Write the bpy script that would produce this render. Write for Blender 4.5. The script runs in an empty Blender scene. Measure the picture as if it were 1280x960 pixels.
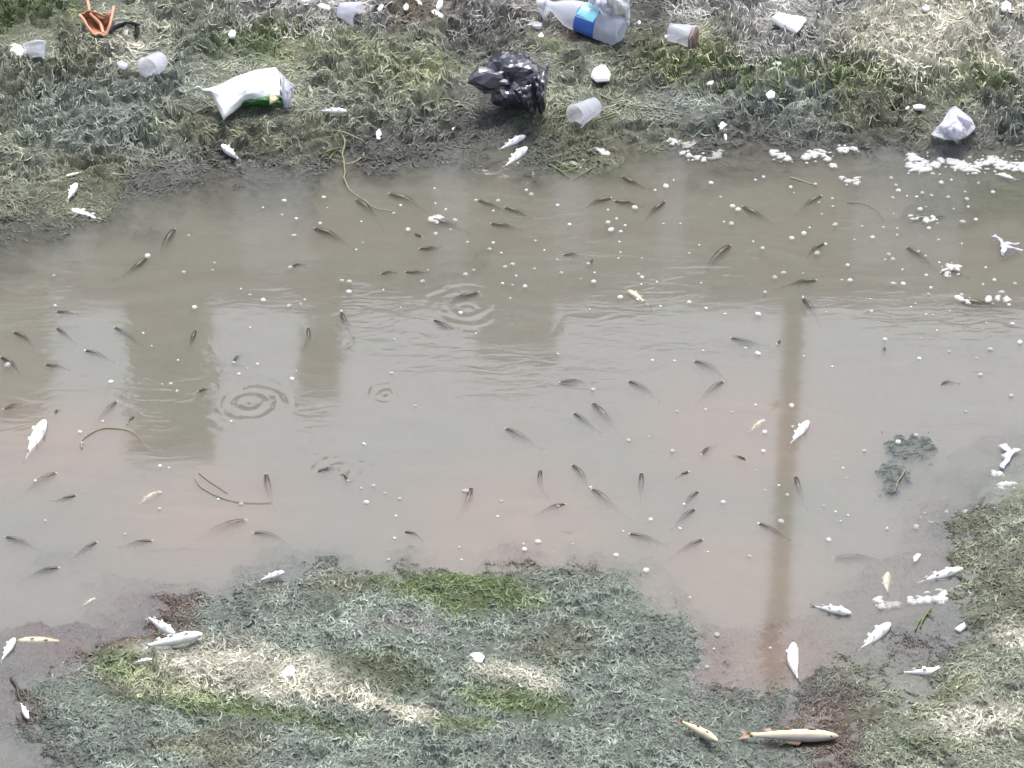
import bpy, bmesh, math, random
import numpy as np
from mathutils import Vector, Matrix, noise as mnoise

random.seed(7)
rng = np.random.default_rng(7)
R = math.radians
S = bpy.context.scene
C = S.collection

# ------------------------------------------------------------------ camera, sky, sun, exposure
CAM_Z, PITCH, F = 4.6, R(33.0), 0.146          # eye height above the water, downward tilt, tan of half the horizontal field
cam_d = bpy.data.cameras.new('camera')
cam = bpy.data.objects.new('camera', cam_d)
C.objects.link(cam)
cam.location = (0, 0, CAM_Z)
cam.rotation_euler = (math.pi / 2 - PITCH, 0, 0)
cam_d.sensor_fit = 'HORIZONTAL'
cam_d.angle = 2 * math.atan(F)
cam_d.clip_end = 600
S.camera = cam

SUN_EL, SUN_AZ = R(70), R(14)                  # overcast: a wide, weak sun high beyond the far bank, so things shade the side we see
world = bpy.data.worlds.new('World')
S.world = world
world.use_nodes = True
wt = world.node_tree
wt.nodes.clear()
sky = wt.nodes.new('ShaderNodeTexSky')
sky.sky_type = 'NISHITA'
sky.sun_disc = False
sky.sun_elevation = SUN_EL
sky.sun_rotation = SUN_AZ
sky.dust_density = 3.5
sky.ozone_density = 1.0
hsv = wt.nodes.new('ShaderNodeHueSaturation')
hsv.inputs['Saturation'].default_value = 0.66
bg = wt.nodes.new('ShaderNodeBackground')
bg.inputs['Strength'].default_value = 0.12
wo = wt.nodes.new('ShaderNodeOutputWorld')
wt.links.new(sky.outputs[0], hsv.inputs['Color'])
wt.links.new(hsv.outputs[0], bg.inputs['Color'])
wt.links.new(bg.outputs[0], wo.inputs['Surface'])

sun_d = bpy.data.lights.new('sun', 'SUN')
sun_d.energy = 0.9
sun_d.angle = R(25)
sun_d.color = (1.0, 0.97, 0.93)
sun = bpy.data.objects.new('sun', sun_d)
C.objects.link(sun)
sd = Vector((math.sin(SUN_AZ) * math.cos(SUN_EL), math.cos(SUN_AZ) * math.cos(SUN_EL), math.sin(SUN_EL)))
sun.rotation_euler = sd.to_track_quat('Z', 'Y').to_euler()
sun.location = (0, 0, 30)

S.view_settings.view_transform = 'Standard'
S.view_settings.look = 'None'
S.view_settings.gamma = 1.0
S.view_settings.exposure = 1.62
S.render.engine = 'CYCLES'
S.cycles.use_denoising = True
S.cycles.max_bounces = 7
S.cycles.diffuse_bounces = 2
S.cycles.glossy_bounces = 3
S.cycles.transmission_bounces = 6
S.cycles.transparent_max_bounces = 12
S.cycles.volume_bounces = 3

# ------------------------------------------------------------------ pixels <-> places
CP, SP = math.cos(PITCH), math.sin(PITCH)


def W(px, py, z=0.0):
    """the point at height z on the line of sight through a pixel of the 1280 x 960 photograph"""
    a = (px - 640) / 640 * F
    b = -(py - 480) / 640 * F
    dy = CP + b * SP
    dz = -SP + b * CP
    t = (z - CAM_Z) / dz
    return Vector((a * t, dy * t, z))


def proj(x, y, z):
    d = y * CP - (z - CAM_Z) * SP
    u = y * SP + (z - CAM_Z) * CP
    return 640 + x / d / F * 640, 480 - u / d / F * 640


def mpp(px, py):
    return (W(px, py) - cam.location).length * F / 640


# ------------------------------------------------------------------ noise (numpy)
_perm = rng.permutation(512)
_gr = rng.uniform(0, 2 * np.pi, 512)


def pn(x, y, seed=0):
    x = np.asarray(x, float) + seed * 37.7
    y = np.asarray(y, float) + seed * 19.3
    xi, yi = np.floor(x).astype(int), np.floor(y).astype(int)
    xf, yf = x - xi, y - yi

    def g(ix, iy, dx, dy):
        h = _gr[_perm[(_perm[ix & 511] + iy) & 511]]
        return np.cos(h) * dx + np.sin(h) * dy
    u, v = xf * xf * xf * (xf * (xf * 6 - 15) + 10), yf * yf * yf * (yf * (yf * 6 - 15) + 10)
    a = g(xi, yi, xf, yf) * (1 - u) + g(xi + 1, yi, xf - 1, yf) * u
    b = g(xi, yi + 1, xf, yf - 1) * (1 - u) + g(xi + 1, yi + 1, xf - 1, yf - 1) * u
    return (a * (1 - v) + b * v) * 1.5


def fbm(x, y, o=4, seed=0):
    s, a, f = 0, 1.0, 1.0
    for k in range(o):
        s = s + a * pn(np.asarray(x) * f, np.asarray(y) * f, seed + k)
        a *= 0.5
        f *= 2.03
    return s


# ------------------------------------------------------------------ plan of the mats: 40 px cells, drawn by hand
HROWS = """
66666666666666666666666666666666
55555555555555355555555555555555
55555555555555445555555555555555
44444544444444334444444444444444
44444444443333222332222222222222
44443322221111112211111111111111
44322111110000000000000000001111
22111000000000000000000000000000
10000000000000000000000000000000
00000000000000000000000000000000
00000000000000000000000000000000
00000000000000000000000000000000
00000000000000000000000000000000
00000000000000000000000000000011
00000000000000000000000000000112
00000000000000000000000000001122
00000000000000000000000000001234
00000001122222222221000000011244
00011222344444444443210001111234
12222344444444444444321111112235
22344555555555555555422112222234
23344666666665555444322223333455
23444445555555444444433323344565
12344444444444444444443333345555
""".split()
CROWS = """
DDoggggsssssbbsssbbkkssssssppppp
ggoppgggyyggggkkkgkkoyosssppppps
ggogguggggggyygkgggooooogooyppyp
guuuugooggggggkkgogguuuuuuooogou
guuuggoooookkkkkkooookkkkkkkkkkk
ggookkkkkkkkkkkkkookkkkkkkkkkkkk
ooookkkkkkwwwwwwwwwwwwwwkkkkkkkk
kkkkkwwwwwwwwwwwwwwwwwwwwwwwwwkk
kkwwwwwwwwwwwwwwwwwwwwwwwwwwwwww
wwwwwwwwwwwwwwwwwwwwwwwwwwwwwwww
wwwwwwwwwwwwwwwwwwwwwwwwwwwwwwww
wwwwwwwwwwwwwwwwwwwwwwwwwwwwwwww
wwwwwwwwwwwwwwwwwwwwwwwwwwwwwwww
wwwwwwwwwwwwwwwwwwwwwwwwwwwwwwbk
wwwwwwwwwwwwwwwwwwwwwwwwwwwwwbkg
wwwwwwwwwwwwwwwwwwwwwwwwwwwwwbkg
wwwwwwwwwwwwwwwwwwwwwwwwwwwwboog
wwwwwbbkoutooboobobobbwwwwwwboog
brbbrbkuuuootttttttttobbwbbbbbgo
rrrrrbuuuttttttttttttuobbbbbkkgo
rrroouuuutttttttuottttrrbboobkgg
rttoootttttttttttttttubutkgggggg
bttttttttttttttuutttttttkbbggggg
kkttttooutttttttuttttttttbbggggg
""".split()
HLEV = np.array([-0.085, -0.012, -0.004, 0.006, 0.020, 0.032, 0.044])
PAL = {'g': (.185, .205, .145), 't': (.165, .20, .158), 'G': (.085, .125, .035), 'D': (.07, .09, .035), 'p': (.48, .465, .36),
       'y': (.23, .25, .13), 'b': (.11, .075, .055), 'k': (.075, .077, .065), 'r': (.10, .045, .032), 's': (.29, .285, .26),
       'u': (.165, .19, .155), 'o': (.12, .125, .075), 'w': (.17, .15, .12)}
HM = HLEV[np.array([[int(c) for c in r] for r in HROWS])]
CM = np.array([[PAL[c] for c in r] for r in CROWS]) * .8


def sample(M, px, py):
    gx = np.clip(np.asarray(px) / 40 - 0.5, 0, M.shape[1] - 1.001)
    gy = np.clip(np.asarray(py) / 40 - 0.5, 0, M.shape[0] - 1.001)
    xi, yi = gx.astype(int), gy.astype(int)
    u, v = gx - xi, gy - yi
    if M.ndim == 3:
        u, v = u[..., None], v[..., None]
    return (M[yi, xi] * (1 - u) + M[yi, xi + 1] * u) * (1 - v) + (M[yi + 1, xi] * (1 - u) + M[yi + 1, xi + 1] * u) * v


def zbase(y):
    return 0.03 * np.maximum(0, np.asarray(y) - 8.2)


def mapped(x, y):
    px, py = proj(x, y, zbase(y))
    wx = 34 * fbm(px / 70, py / 45, 4, 3)
    wy = 20 * fbm(px / 70, py / 45, 4, 9)
    return px + wx, py + wy


# weed that grows up from the bed of the open pond without reaching the surface: centre, spread, how near the surface it comes
SUNK = [(215, 470, 60, 85, .045), (190, 560, 40, 30, .04), (905, 345, 40, 25, .052), (972, 384, 26, 22, .058), (430, 330, 70, 26, .045), (560, 330, 60, 24, .040),
        (80, 690, 70, 30, .056), (170, 742, 60, 22, .058), (370, 690, 60, 16, .058), (1225, 415, 60, 20, .050), (690, 215, 40, 24, .045), (790, 700, 50, 22, .060),
        (1250, 240, 70, 30, .05), (1110, 600, 60, 18, .04), (100, 400, 70, 30, .035), (620, 300, 60, 40, .035), (1190, 590, 60, 25, .045), (930, 820, 70, 40, .035), (1080, 800, 90, 40, .03)]


def sunken(px, py):
    k = 0
    for cx_, cy_, rx, ry, a in SUNK:
        k = k + a * np.exp(-((px - cx_) / rx) ** 2 - ((py - cy_) / ry) ** 2)
    return k


# tufts and ridges of another colour lying on the mats: centre, half axes, turn in degrees, colour, strength
SPOT = [(300, 852, 160, 40, 8, 'p', 1.0), (470, 892, 115, 13, 13, 'p', 1.0), (640, 856, 62, 16, 9, 'p', .8), (575, 745, 110, 30, 5, 'G', 1.0), (155, 838, 55, 20, 10, 'G', .8),
        (475, 850, 75, 26, 14, 'D', .9), (645, 884, 75, 17, 8, 'G', .9), (580, 914, 50, 13, 6, 'G', .9), (310, 900, 150, 12, 9, 'G', .9), (220, 870, 60, 14, 15, 'y', .7),
        (1225, 912, 75, 30, -10, 'p', .75), (1264, 802, 26, 20, 0, 'p', 1.0), (1180, 880, 50, 16, -15, 'y', .7), (1160, 940, 60, 14, 0, 'G', .5), (500, 790, 60, 12, 0, 's', .6), (245, 940, 60, 16, 0, 'o', .9),
        (1010, 106, 210, 12, 5, 'G', .9), (850, 78, 75, 14, -6, 'y', .8), (880, 100, 90, 10, 4, 'G', .7), (1210, 112, 60, 9, 5, 'G', .6), (330, 62, 75, 14, -8, 'G', .8), (420, 75, 80, 16, -5, 'y', .6), (45, 22, 55, 20, 0, 'G', .7),
        (150, 58, 45, 10, 0, 'p', .7), (60, 95, 60, 14, 0, 'o', .6), (200, 118, 70, 22, 0, 'u', .6), (490, 95, 90, 10, -5, 'y', .5), (620, 42, 60, 14, 0, 'k', .9), (700, 66, 60, 9, 10, 'y', .7), (1130, 75, 120, 10, 6, 'p', .7), (1150, 45, 140, 9, 4, 'p', .7)]


def spots(c, px, py):
    for cx_, cy_, rx, ry, rot, k, w_ in SPOT:
        co, si = math.cos(R(rot)), math.sin(R(rot))
        u = ((px - cx_) * co + (py - cy_) * si) / rx
        v = (-(px - cx_) * si + (py - cy_) * co) / ry
        t = (np.clip((1.25 - np.sqrt(u * u + v * v)) / .7, 0, 1) * w_)[..., None]
        c = c * (1 - t) + np.array(PAL[k]) * .8 * t
    return c


def mat_height(x, y):
    px, py = mapped(x, y)
    h = sample(HM, px, py)
    return np.where(h < -.012, np.minimum(h + 1.35 * sunken(px, py) * (.9 + .3 * fbm(px / 40, py / 26, 2, 17)), np.maximum(h, -.017)), h)


def mat_colour(x, y):
    px, py = mapped(x, y)
    p0, p1 = proj(x, y, zbase(y))
    c = spots(sample(CM, px, py), p0 + .45 * (px - p0), p1 + .45 * (py - p1))
    k = np.clip(sunken(px, py) / .03, 0, 1)[..., None] * np.where(sample(HM, px, py) < 0, 1, 0)[..., None] * np.where(np.asarray(py) < 720, 1, 0)[..., None]
    return c * (1 - k) + np.array([.05, .065, .04]) * k


# where heavier rubbish has pressed the weed flat
PRESS = [(310, 122, 80, 42), (636, 115, 66, 42), (735, 38, 75, 36), (731, 140, 30, 20), (192, 84, 30, 22), (46, 68, 26, 22), (436, 18, 30, 20), (853, 46, 34, 20), (1192, 162, 42, 24), (122, 32, 36, 28),
         (156, 34, 26, 14), (750, 96, 20, 14), (985, 33, 30, 16), (1188, 42, 18, 12), (1256, 10, 16, 12), (20, 66, 18, 12), (545, 16, 22, 14), (390, 4, 24, 14), (762, 18, 40, 26), (97, 265, 40, 20), (215, 800, 50, 18), (800, 142, 100, 14)]


def pressed(x, y):
    px, py = proj(x, y, zbase(y))
    k = 0
    for cx_, cy_, rx, ry in PRESS:
        k = np.maximum(k, np.clip(1.6 * np.exp(-((px - cx_) / rx) ** 4 - ((py - cy_) / ry) ** 4), 0, 1))
    return k


def ground_z(x, y):
    x, y = np.asarray(x, float), np.asarray(y, float)
    h = mat_height(x, y)
    m = np.clip((h + 0.013) / 0.03, 0, 1)                      # 1 on the mats, 0 in open water
    far = np.clip((y - 7.9) / 0.4, 0, 1)
    # flowing ropes of weed on the far bank, rounder tufts on the near one
    wob = fbm(x * 5, y * 5, 3, 21)
    r1 = 1 - np.abs(pn(x * 9 + wob, y * 17 + wob * 2, 31)) * 2.2
    r2 = 1 - np.abs(pn(x * 21 + wob * 2, y * 38 + wob * 3, 41)) * 2.2
    r3 = 1 - np.abs(pn(x * 30 + wob, y * 34, 51)) * 2.2
    rope = 0.033 * r1 + 0.016 * r2
    tuft = 0.006 * r3 + 0.009 * r1
    flat = 1 - .8 * pressed(x, y)
    z = h + m * flat * (far * rope + (1 - far) * tuft - 0.008) + m * 0.012 * fbm(x * 3, y * 4, 3, 61) + 0.010 * np.clip(m, .25, 1) * fbm(x * 2, y * 2, 2, 71)
    z = z + zbase(y) * np.clip((y - 8.2) / .3, 0, 1)
    # beyond the picture: bank behind, embankment under the viewer, ends of the pond
    z = z + 0.12 * np.clip((y - 9.6) / 3, 0, 1) ** 1.5 * 3
    z = z + 3.0 * np.clip((3.6 - y) / 2.8, 0, 1)
    z = z + 0.5 * np.clip((np.abs(x) - 11) / 4, 0, 1)
    return z


def P(px, py, dz=0.0):
    """the place on the ground (or on the water) that a pixel shows"""
    z = 0.0
    for _ in range(6):
        p = W(px, py, z)
        z = max(0.0, float(ground_z(p.x, p.y)))
    p = W(px, py, z)
    p.z += dz
    return p


# ------------------------------------------------------------------ materials
def mat(name):
    m = bpy.data.materials.new(name)
    m.use_nodes = True
    nt = m.node_tree
    return m, nt, nt.nodes['Principled BSDF'], nt.nodes['Material Output']


def plain(name, col, rough=0.6, spec=0.5, var=0.15, scale=30, bump=0.0, sub=0.0, coat=0.0):
    m, nt, b, o = mat(name)
    tc = nt.nodes.new('ShaderNodeTexCoord')
    n = nt.nodes.new('ShaderNodeTexNoise')
    n.inputs['Scale'].default_value = scale
    n.inputs['Detail'].default_value = 5
    nt.links.new(tc.outputs['Object'], n.inputs['Vector'])
    mx = nt.nodes.new('ShaderNodeMix')
    mx.data_type = 'RGBA'
    mx.inputs[6].default_value = (*[c * (1 - var) for c in col], 1)
    mx.inputs[7].default_value = (*[min(1, c * (1 + var)) for c in col], 1)
    nt.links.new(n.outputs['Fac'], mx.inputs[0])
    nt.links.new(mx.outputs[2], b.inputs['Base Color'])
    b.inputs['Roughness'].default_value = rough
    b.inputs['Specular IOR Level'].default_value = spec
    b.inputs['Coat Weight'].default_value = coat
    if bump:
        bp = nt.nodes.new('ShaderNodeBump')
        bp.inputs['Strength'].default_value = bump
        bp.inputs['Distance'].default_value = 0.004
        nt.links.new(n.outputs['Fac'], bp.inputs['Height'])
        nt.links.new(bp.outputs[0], b.inputs['Normal'])
    return m


def film(name, col, clear=0.5, rough=0.25):
    """thin cloudy plastic: part of the light goes straight through, part is scattered"""
    m, nt, b, o = mat(name)
    b.inputs['Base Color'].default_value = (*col, 1)
    b.inputs['Roughness'].default_value = rough
    b.inputs['Coat Weight'].default_value = 0.5
    b.inputs['Coat Roughness'].default_value = 0.08
    tr = nt.nodes.new('ShaderNodeBsdfTransparent')
    tr.inputs['Color'].default_value = (0.93, 0.94, 0.97, 1)
    tl = nt.nodes.new('ShaderNodeBsdfTranslucent')
    tl.inputs['Color'].default_value = (*col, 1)
    m1 = nt.nodes.new('ShaderNodeMixShader')
    m1.inputs[0].default_value = 0.55
    nt.links.new(b.outputs[0], m1.inputs[1])
    nt.links.new(tl.outputs[0], m1.inputs[2])
    lw = nt.nodes.new('ShaderNodeLayerWeight')
    lw.inputs['Blend'].default_value = 0.35
    mr = nt.nodes.new('ShaderNodeMapRange')
    mr.inputs['To Min'].default_value = clear
    mr.inputs['To Max'].default_value = clear * 0.25
    nt.links.new(lw.outputs['Facing'], mr.inputs['Value'])
    m2 = nt.nodes.new('ShaderNodeMixShader')
    nt.links.new(mr.outputs[0], m2.inputs[0])
    nt.links.new(m1.outputs[0], m2.inputs[1])
    nt.links.new(tr.outputs[0], m2.inputs[2])
    nt.links.new(m2.outputs[0], o.inputs['Surface'])
    return m


def attr_mat(name, rough=0.7, spec=0.4, noise_amt=0.25, scale=120, bump=0.3, sub=0.0):
    """colour from the mesh's own colour attribute, broken up by fine grain"""
    m, nt, b, o = mat(name)
    a = nt.nodes.new('ShaderNodeAttribute')
    a.attribute_name = 'Col'
    tc = nt.nodes.new('ShaderNodeTexCoord')
    n = nt.nodes.new('ShaderNodeTexNoise')
    n.inputs['Scale'].default_value = scale
    n.inputs['Detail'].default_value = 6
    nt.links.new(tc.outputs['Object'], n.inputs['Vector'])
    mr = nt.nodes.new('ShaderNodeMapRange')
    mr.inputs['From Min'].default_value = 0.3
    mr.inputs['From Max'].default_value = 0.7
    mr.inputs['To Min'].default_value = 1 - noise_amt
    mr.inputs['To Max'].default_value = 1 + noise_amt
    nt.links.new(n.outputs['Fac'], mr.inputs['Value'])
    mul = nt.nodes.new('ShaderNodeVectorMath')
    mul.operation = 'SCALE'
    nt.links.new(a.outputs['Color'], mul.inputs[0])
    nt.links.new(mr.outputs[0], mul.inputs['Scale'])
    nt.links.new(mul.outputs[0], b.inputs['Base Color'])
    b.inputs['Roughness'].default_value = rough
    b.inputs['Specular IOR Level'].default_value = spec
    if bump:
        bp = nt.nodes.new('ShaderNodeBump')
        bp.inputs['Strength'].default_value = bump
        bp.inputs['Distance'].default_value = 0.004
        nt.links.new(n.outputs['Fac'], bp.inputs['Height'])
        nt.links.new(bp.outputs[0], b.inputs['Normal'])
    return m


M = {}
M['ground'] = attr_mat('mud_and_weed', 0.75, 0.35, 0.45, 160, 0.6)
M['strand'] = attr_mat('algae_strand', 0.45, 0.5, 0.12, 60, 0.0)
M['fish'] = attr_mat('fish_skin', 0.42, 0.5, 0.18, 9, 0.0)
M['white'] = plain('white_plastic', (.82, .82, .81), .45, .5, .12, 9)
M['foam'] = film('froth', (.86, .86, .84), .10, .6)
M['foamgrey'] = film('dirty_froth', (.66, .66, .62), .30, .6)
M['styro'] = plain('styrofoam', (.78, .78, .77), .8, .3, .06, 90, .4)
M['film'] = film('cloudy_plastic', (.84, .84, .90), .32)
M['filmclear'] = film('clear_plastic', (.80, .81, .87), .48)
M['bottle'] = film('bottle_plastic', (.90, .92, .98), .46)
M['black'] = plain('black_plastic_film', (.016, .016, .032), .42, 1.0, .3, 12, coat=1.0)
M['orange'] = plain('orange_leaf', (.42, .16, .085), .6, .4, .3, 40, .4)
M['orangepale'] = plain('pale_leaf_edge', (.55, .30, .19), .6, .4, .15, 40, .3)
M['darkscrap'] = plain('dark_rubber', (.02, .02, .022), .4, .5, .2)
M['green'] = plain('green_print', (.022, .11, .028), .4, .5, .6, 40)
M['cream'] = plain('cream_print', (.42, .35, .2), .5, .5, .2, 40)
M['blue'] = plain('blue_print', (.05, .13, .45), .4, .5, .15, 20)
M['aqua'] = plain('aqua_print', (.25, .62, .66), .4, .5, .15, 20)
M['stem'] = plain('pale_stem', (.20, .20, .125), .6, .4, .25, 60)
M['stemgreen'] = plain('green_stem', (.12, .15, .055), .6, .4, .25, 60)
M['stemdark'] = plain('dark_stem', (.06, .05, .035), .6, .4, .25, 60)
M['brownlid'] = plain('brown_plastic', (.22, .15, .12), .5, .5, .2, 40)
M['weed'] = plain('dark_reflection', (.03, .042, .03), .6, .3, .4, 40)  # colour of the dark reflections modelled as patches on the water

# ------------------------------------------------------------------ object helpers


def obj(name, me, m=None, parent=None, loc=None, rot=None, scale=None):
    o = bpy.data.objects.new(name, me)
    C.objects.link(o)
    if m is not None and me is not None and not me.materials:
        me.materials.append(m)
    if parent is not None:
        o.parent = parent
    if loc is not None:
        o.location = loc
    if rot is not None:
        o.rotation_euler = rot
    if scale is not None:
        o.scale = (scale,) * 3 if isinstance(scale, (int, float)) else scale
    return o


def tag(o, label, cat, group=None):
    o['label'] = label
    o['category'] = cat
    if group:
        o['group'] = group
    return o


def empty(name, loc):
    o = bpy.data.objects.new(name, None)
    C.objects.link(o)
    o.location = loc
    o.empty_display_size = 0.05
    return o


def mesh(name, v, f, smooth=True):
    me = bpy.data.meshes.new(name)
    me.from_pydata([tuple(p) for p in v], [], f)
    me.update()
    if smooth:
        me.polygons.foreach_set('use_smooth', np.ones(len(me.polygons), bool))
    return me


def np_mesh(name, v, quads, col=None, smooth=True):
    me = bpy.data.meshes.new(name)
    me.vertices.add(len(v))
    me.vertices.foreach_set('co', np.ascontiguousarray(v, np.float32).ravel())
    n, k = quads.shape
    me.loops.add(n * k)
    me.loops.foreach_set('vertex_index', np.ascontiguousarray(quads, np.int32).ravel())
    me.polygons.add(n)
    me.polygons.foreach_set('loop_start', np.arange(0, n * k, k, dtype=np.int32))
    me.update(calc_edges=True)
    if smooth:
        me.polygons.foreach_set('use_smooth', np.ones(n, bool))
    if col is not None:
        a = me.color_attributes.new('Col', 'FLOAT_COLOR', 'POINT')
        c4 = np.ones((len(v), 4), np.float32)
        c4[:, :3] = col
        a.data.foreach_set('color', c4.ravel())
    return me


def grid_quads(nx, ny):
    i = np.arange(ny - 1)[:, None] * nx + np.arange(nx - 1)[None, :]
    i = i.ravel()
    return np.stack([i, i + 1, i + nx + 1, i + nx], 1)


# ------------------------------------------------------------------ the ground: one sheet, fine where the picture looks
def axis(lo, hi, step, a, b):
    core = np.arange(lo, hi + step / 2, step)
    out, d, x = [], step, hi
    while x < b:
        d *= 1.35
        x += d
        out.append(x)
    left, d, x = [], step, lo
    while x > a:
        d *= 1.35
        x -= d
        left.append(x)
    return np.concatenate([left[::-1], core, out])


gx = axis(-1.75, 1.75, 0.0065, -300, 300)
gy = axis(5.35, 9.75, 0.0075, -60, 500)
GX, GY = np.meshgrid(gx, gy)
GZ = ground_z(GX, GY)
gc = mat_colour(GX, GY)
gh = mat_height(GX, GY)
grain = fbm(GX * 40, GY * 40, 3, 81)[..., None]
dark = np.clip((gh + 0.01) / 0.02, 0, 1)[..., None]
gc = gc * (1 - 0.38 * dark) * (1 + 0.35 * grain)  # mat ground darkened: shade in the gaps between strands put into the colour
outside = np.clip(np.maximum(np.maximum(GY - 10.5, 4.2 - GY) / 2, (np.abs(GX) - 12) / 2), 0, 1)[..., None]
gc = gc * (1 - outside) + np.array([.09, .085, .065]) * outside
gme = np_mesh('ground', np.stack([GX, GY, GZ], -1).reshape(-1, 3), grid_quads(len(gx), len(gy)), np.clip(gc, 0.01, 1).reshape(-1, 3))
g = obj('ground', gme, M['ground'])
g['kind'] = 'structure'

# ------------------------------------------------------------------ the water: one closed body, silt in its volume, a skin that mirrors
wm, nt, b, o = mat('murky_water')
nt.nodes.remove(b)
geo = nt.nodes.new('ShaderNodeNewGeometry')


def math_node(op, a, b=None, c=None):
    n = nt.nodes.new('ShaderNodeMath')
    n.operation = op
    for i, x in enumerate((a, b, c)):
        if x is None:
            continue
        if isinstance(x, (int, float)):
            n.inputs[i].default_value = x
        else:
            nt.links.new(x, n.inputs[i])
    return n.outputs[0]


wobble = nt.nodes.new('ShaderNodeTexNoise')
wobble.inputs['Scale'].default_value = 14
wobble.inputs['Detail'].default_value = 2
nt.links.new(geo.outputs['Position'], wobble.inputs['Vector'])
brk = nt.nodes.new('ShaderNodeTexNoise')
brk.inputs['Scale'].default_value = 9
brk.inputs['Detail'].default_value = 3
nt.links.new(geo.outputs['Position'], brk.inputs['Vector'])
broken = nt.nodes.new('ShaderNodeMapRange')
broken.inputs['From Min'].default_value = 0.42
broken.inputs['From Max'].default_value = 0.62
nt.links.new(brk.outputs['Fac'], broken.inputs['Value'])
height = None
for (px, py, rad, wl, amp) in ((312, 506, .13, .040, .6), (482, 492, .07, .026, .25), (585, 385, .15, .044, .4), (425, 590, .12, .034, .5), (700, 655, .16, .05, .3)):
    c = W(px, py)
    vd = nt.nodes.new('ShaderNodeVectorMath')
    vd.operation = 'DISTANCE'
    nt.links.new(geo.outputs['Position'], vd.inputs[0])
    vd.inputs[1].default_value = c
    d = math_node('ADD', vd.outputs['Value'], math_node('MULTIPLY', wobble.outputs['Fac'], .035))
    s = math_node('SINE', math_node('MULTIPLY', d, 2 * math.pi / wl))
    e = math_node('POWER', 2.718, math_node('MULTIPLY', math_node('MULTIPLY', d, d), -2.2 / rad ** 2))
    h = math_node('MULTIPLY', math_node('MULTIPLY', math_node('MULTIPLY', s, e), math_node('MULTIPLY', broken.outputs[0], amp)), 1.6)
    height = h if height is None else math_node('ADD', height, h)
mp = nt.nodes.new('ShaderNodeMapping')
mp.inputs['Scale'].default_value = (9, 26, 1)
nt.links.new(geo.outputs['Position'], mp.inputs['Vector'])
n1 = nt.nodes.new('ShaderNodeTexNoise')
n1.inputs['Scale'].default_value = 1.0
n1.inputs['Detail'].default_value = 3
n1.inputs['Distortion'].default_value = 1.0
nt.links.new(mp.outputs[0], n1.inputs['Vector'])
n2 = nt.nodes.new('ShaderNodeTexNoise')
n2.inputs['Scale'].default_value = 2.2
nt.links.new(geo.outputs['Position'], n2.inputs['Vector'])
gust = nt.nodes.new('ShaderNodeMapRange')
gust.inputs['From Min'].default_value = 0.45
gust.inputs['From Max'].default_value = 0.7
gust.inputs['To Min'].default_value = 0.10
nt.links.new(n2.outputs['Fac'], gust.inputs['Value'])
height = math_node('ADD', height, math_node('MULTIPLY', math_node('MULTIPLY', n1.outputs['Fac'], gust.outputs[0]), .7))
bp = nt.nodes.new('ShaderNodeBump')
bp.inputs['Strength'].default_value = 1.0
bp.inputs['Distance'].default_value = 0.0011
nt.links.new(height, bp.inputs['Height'])
fr = nt.nodes.new('ShaderNodeFresnel')
fr.inputs['IOR'].default_value = 1.75
nt.links.new(bp.outputs[0], fr.inputs['Normal'])
gl = nt.nodes.new('ShaderNodeBsdfGlossy')
gl.inputs['Roughness'].default_value = 0.04
nt.links.new(bp.outputs[0], gl.inputs['Normal'])
tr = nt.nodes.new('ShaderNodeBsdfTransparent')
mix = nt.nodes.new('ShaderNodeMixShader')
nt.links.new(fr.outputs[0], mix.inputs[0])
nt.links.new(tr.outputs[0], mix.inputs[1])
nt.links.new(gl.outputs[0], mix.inputs[2])
# a thin drifting film of scum and silt on the skin, streaked by the wind
smp = nt.nodes.new('ShaderNodeMapping')
smp.inputs['Scale'].default_value = (1.6, 3.4, 1)
nt.links.new(geo.outputs['Position'], smp.inputs['Vector'])
sn = nt.nodes.new('ShaderNodeTexNoise')
sn.inputs['Scale'].default_value = 1.5
sn.inputs['Detail'].default_value = 7
sn.inputs['Roughness'].default_value = 0.62
sn.inputs['Distortion'].default_value = 1.4
nt.links.new(smp.outputs[0], sn.inputs['Vector'])
sr = nt.nodes.new('ShaderNodeMapRange')
sr.inputs['From Min'].default_value = 0.42
sr.inputs['From Max'].default_value = 0.72
sr.inputs['To Max'].default_value = 0.18
nt.links.new(sn.outputs['Fac'], sr.inputs['Value'])
scn = nt.nodes.new('ShaderNodeTexNoise')
scn.inputs['Scale'].default_value = 1.1
nt.links.new(geo.outputs['Position'], scn.inputs['Vector'])
pink_reflection = None
for (px, py, rad) in ((930, 540, .34), (915, 720, .30), (70, 560, .34), (250, 640, .34), (640, 660, .40), (960, 820, .25)):      # pinkish reflection of buildings, painted into the film's colour
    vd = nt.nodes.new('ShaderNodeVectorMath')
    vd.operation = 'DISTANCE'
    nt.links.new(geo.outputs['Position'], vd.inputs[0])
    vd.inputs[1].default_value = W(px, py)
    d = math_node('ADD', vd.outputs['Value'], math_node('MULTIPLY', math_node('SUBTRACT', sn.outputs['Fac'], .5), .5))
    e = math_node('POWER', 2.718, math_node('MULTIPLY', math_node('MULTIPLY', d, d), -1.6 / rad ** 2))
    pink_reflection = e if pink_reflection is None else math_node('MAXIMUM', pink_reflection, e)
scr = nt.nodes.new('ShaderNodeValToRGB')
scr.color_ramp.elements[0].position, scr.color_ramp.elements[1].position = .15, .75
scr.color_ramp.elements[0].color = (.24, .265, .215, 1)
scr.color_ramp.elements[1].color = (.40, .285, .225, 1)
nt.links.new(pink_reflection, scr.inputs['Fac'])
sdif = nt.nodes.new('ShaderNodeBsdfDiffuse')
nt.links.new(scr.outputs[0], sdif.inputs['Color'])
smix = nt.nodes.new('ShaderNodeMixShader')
nt.links.new(math_node('ADD', sr.outputs[0], math_node('MULTIPLY', pink_reflection, .11)), smix.inputs[0])
nt.links.new(mix.outputs[0], smix.inputs[1])
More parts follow.
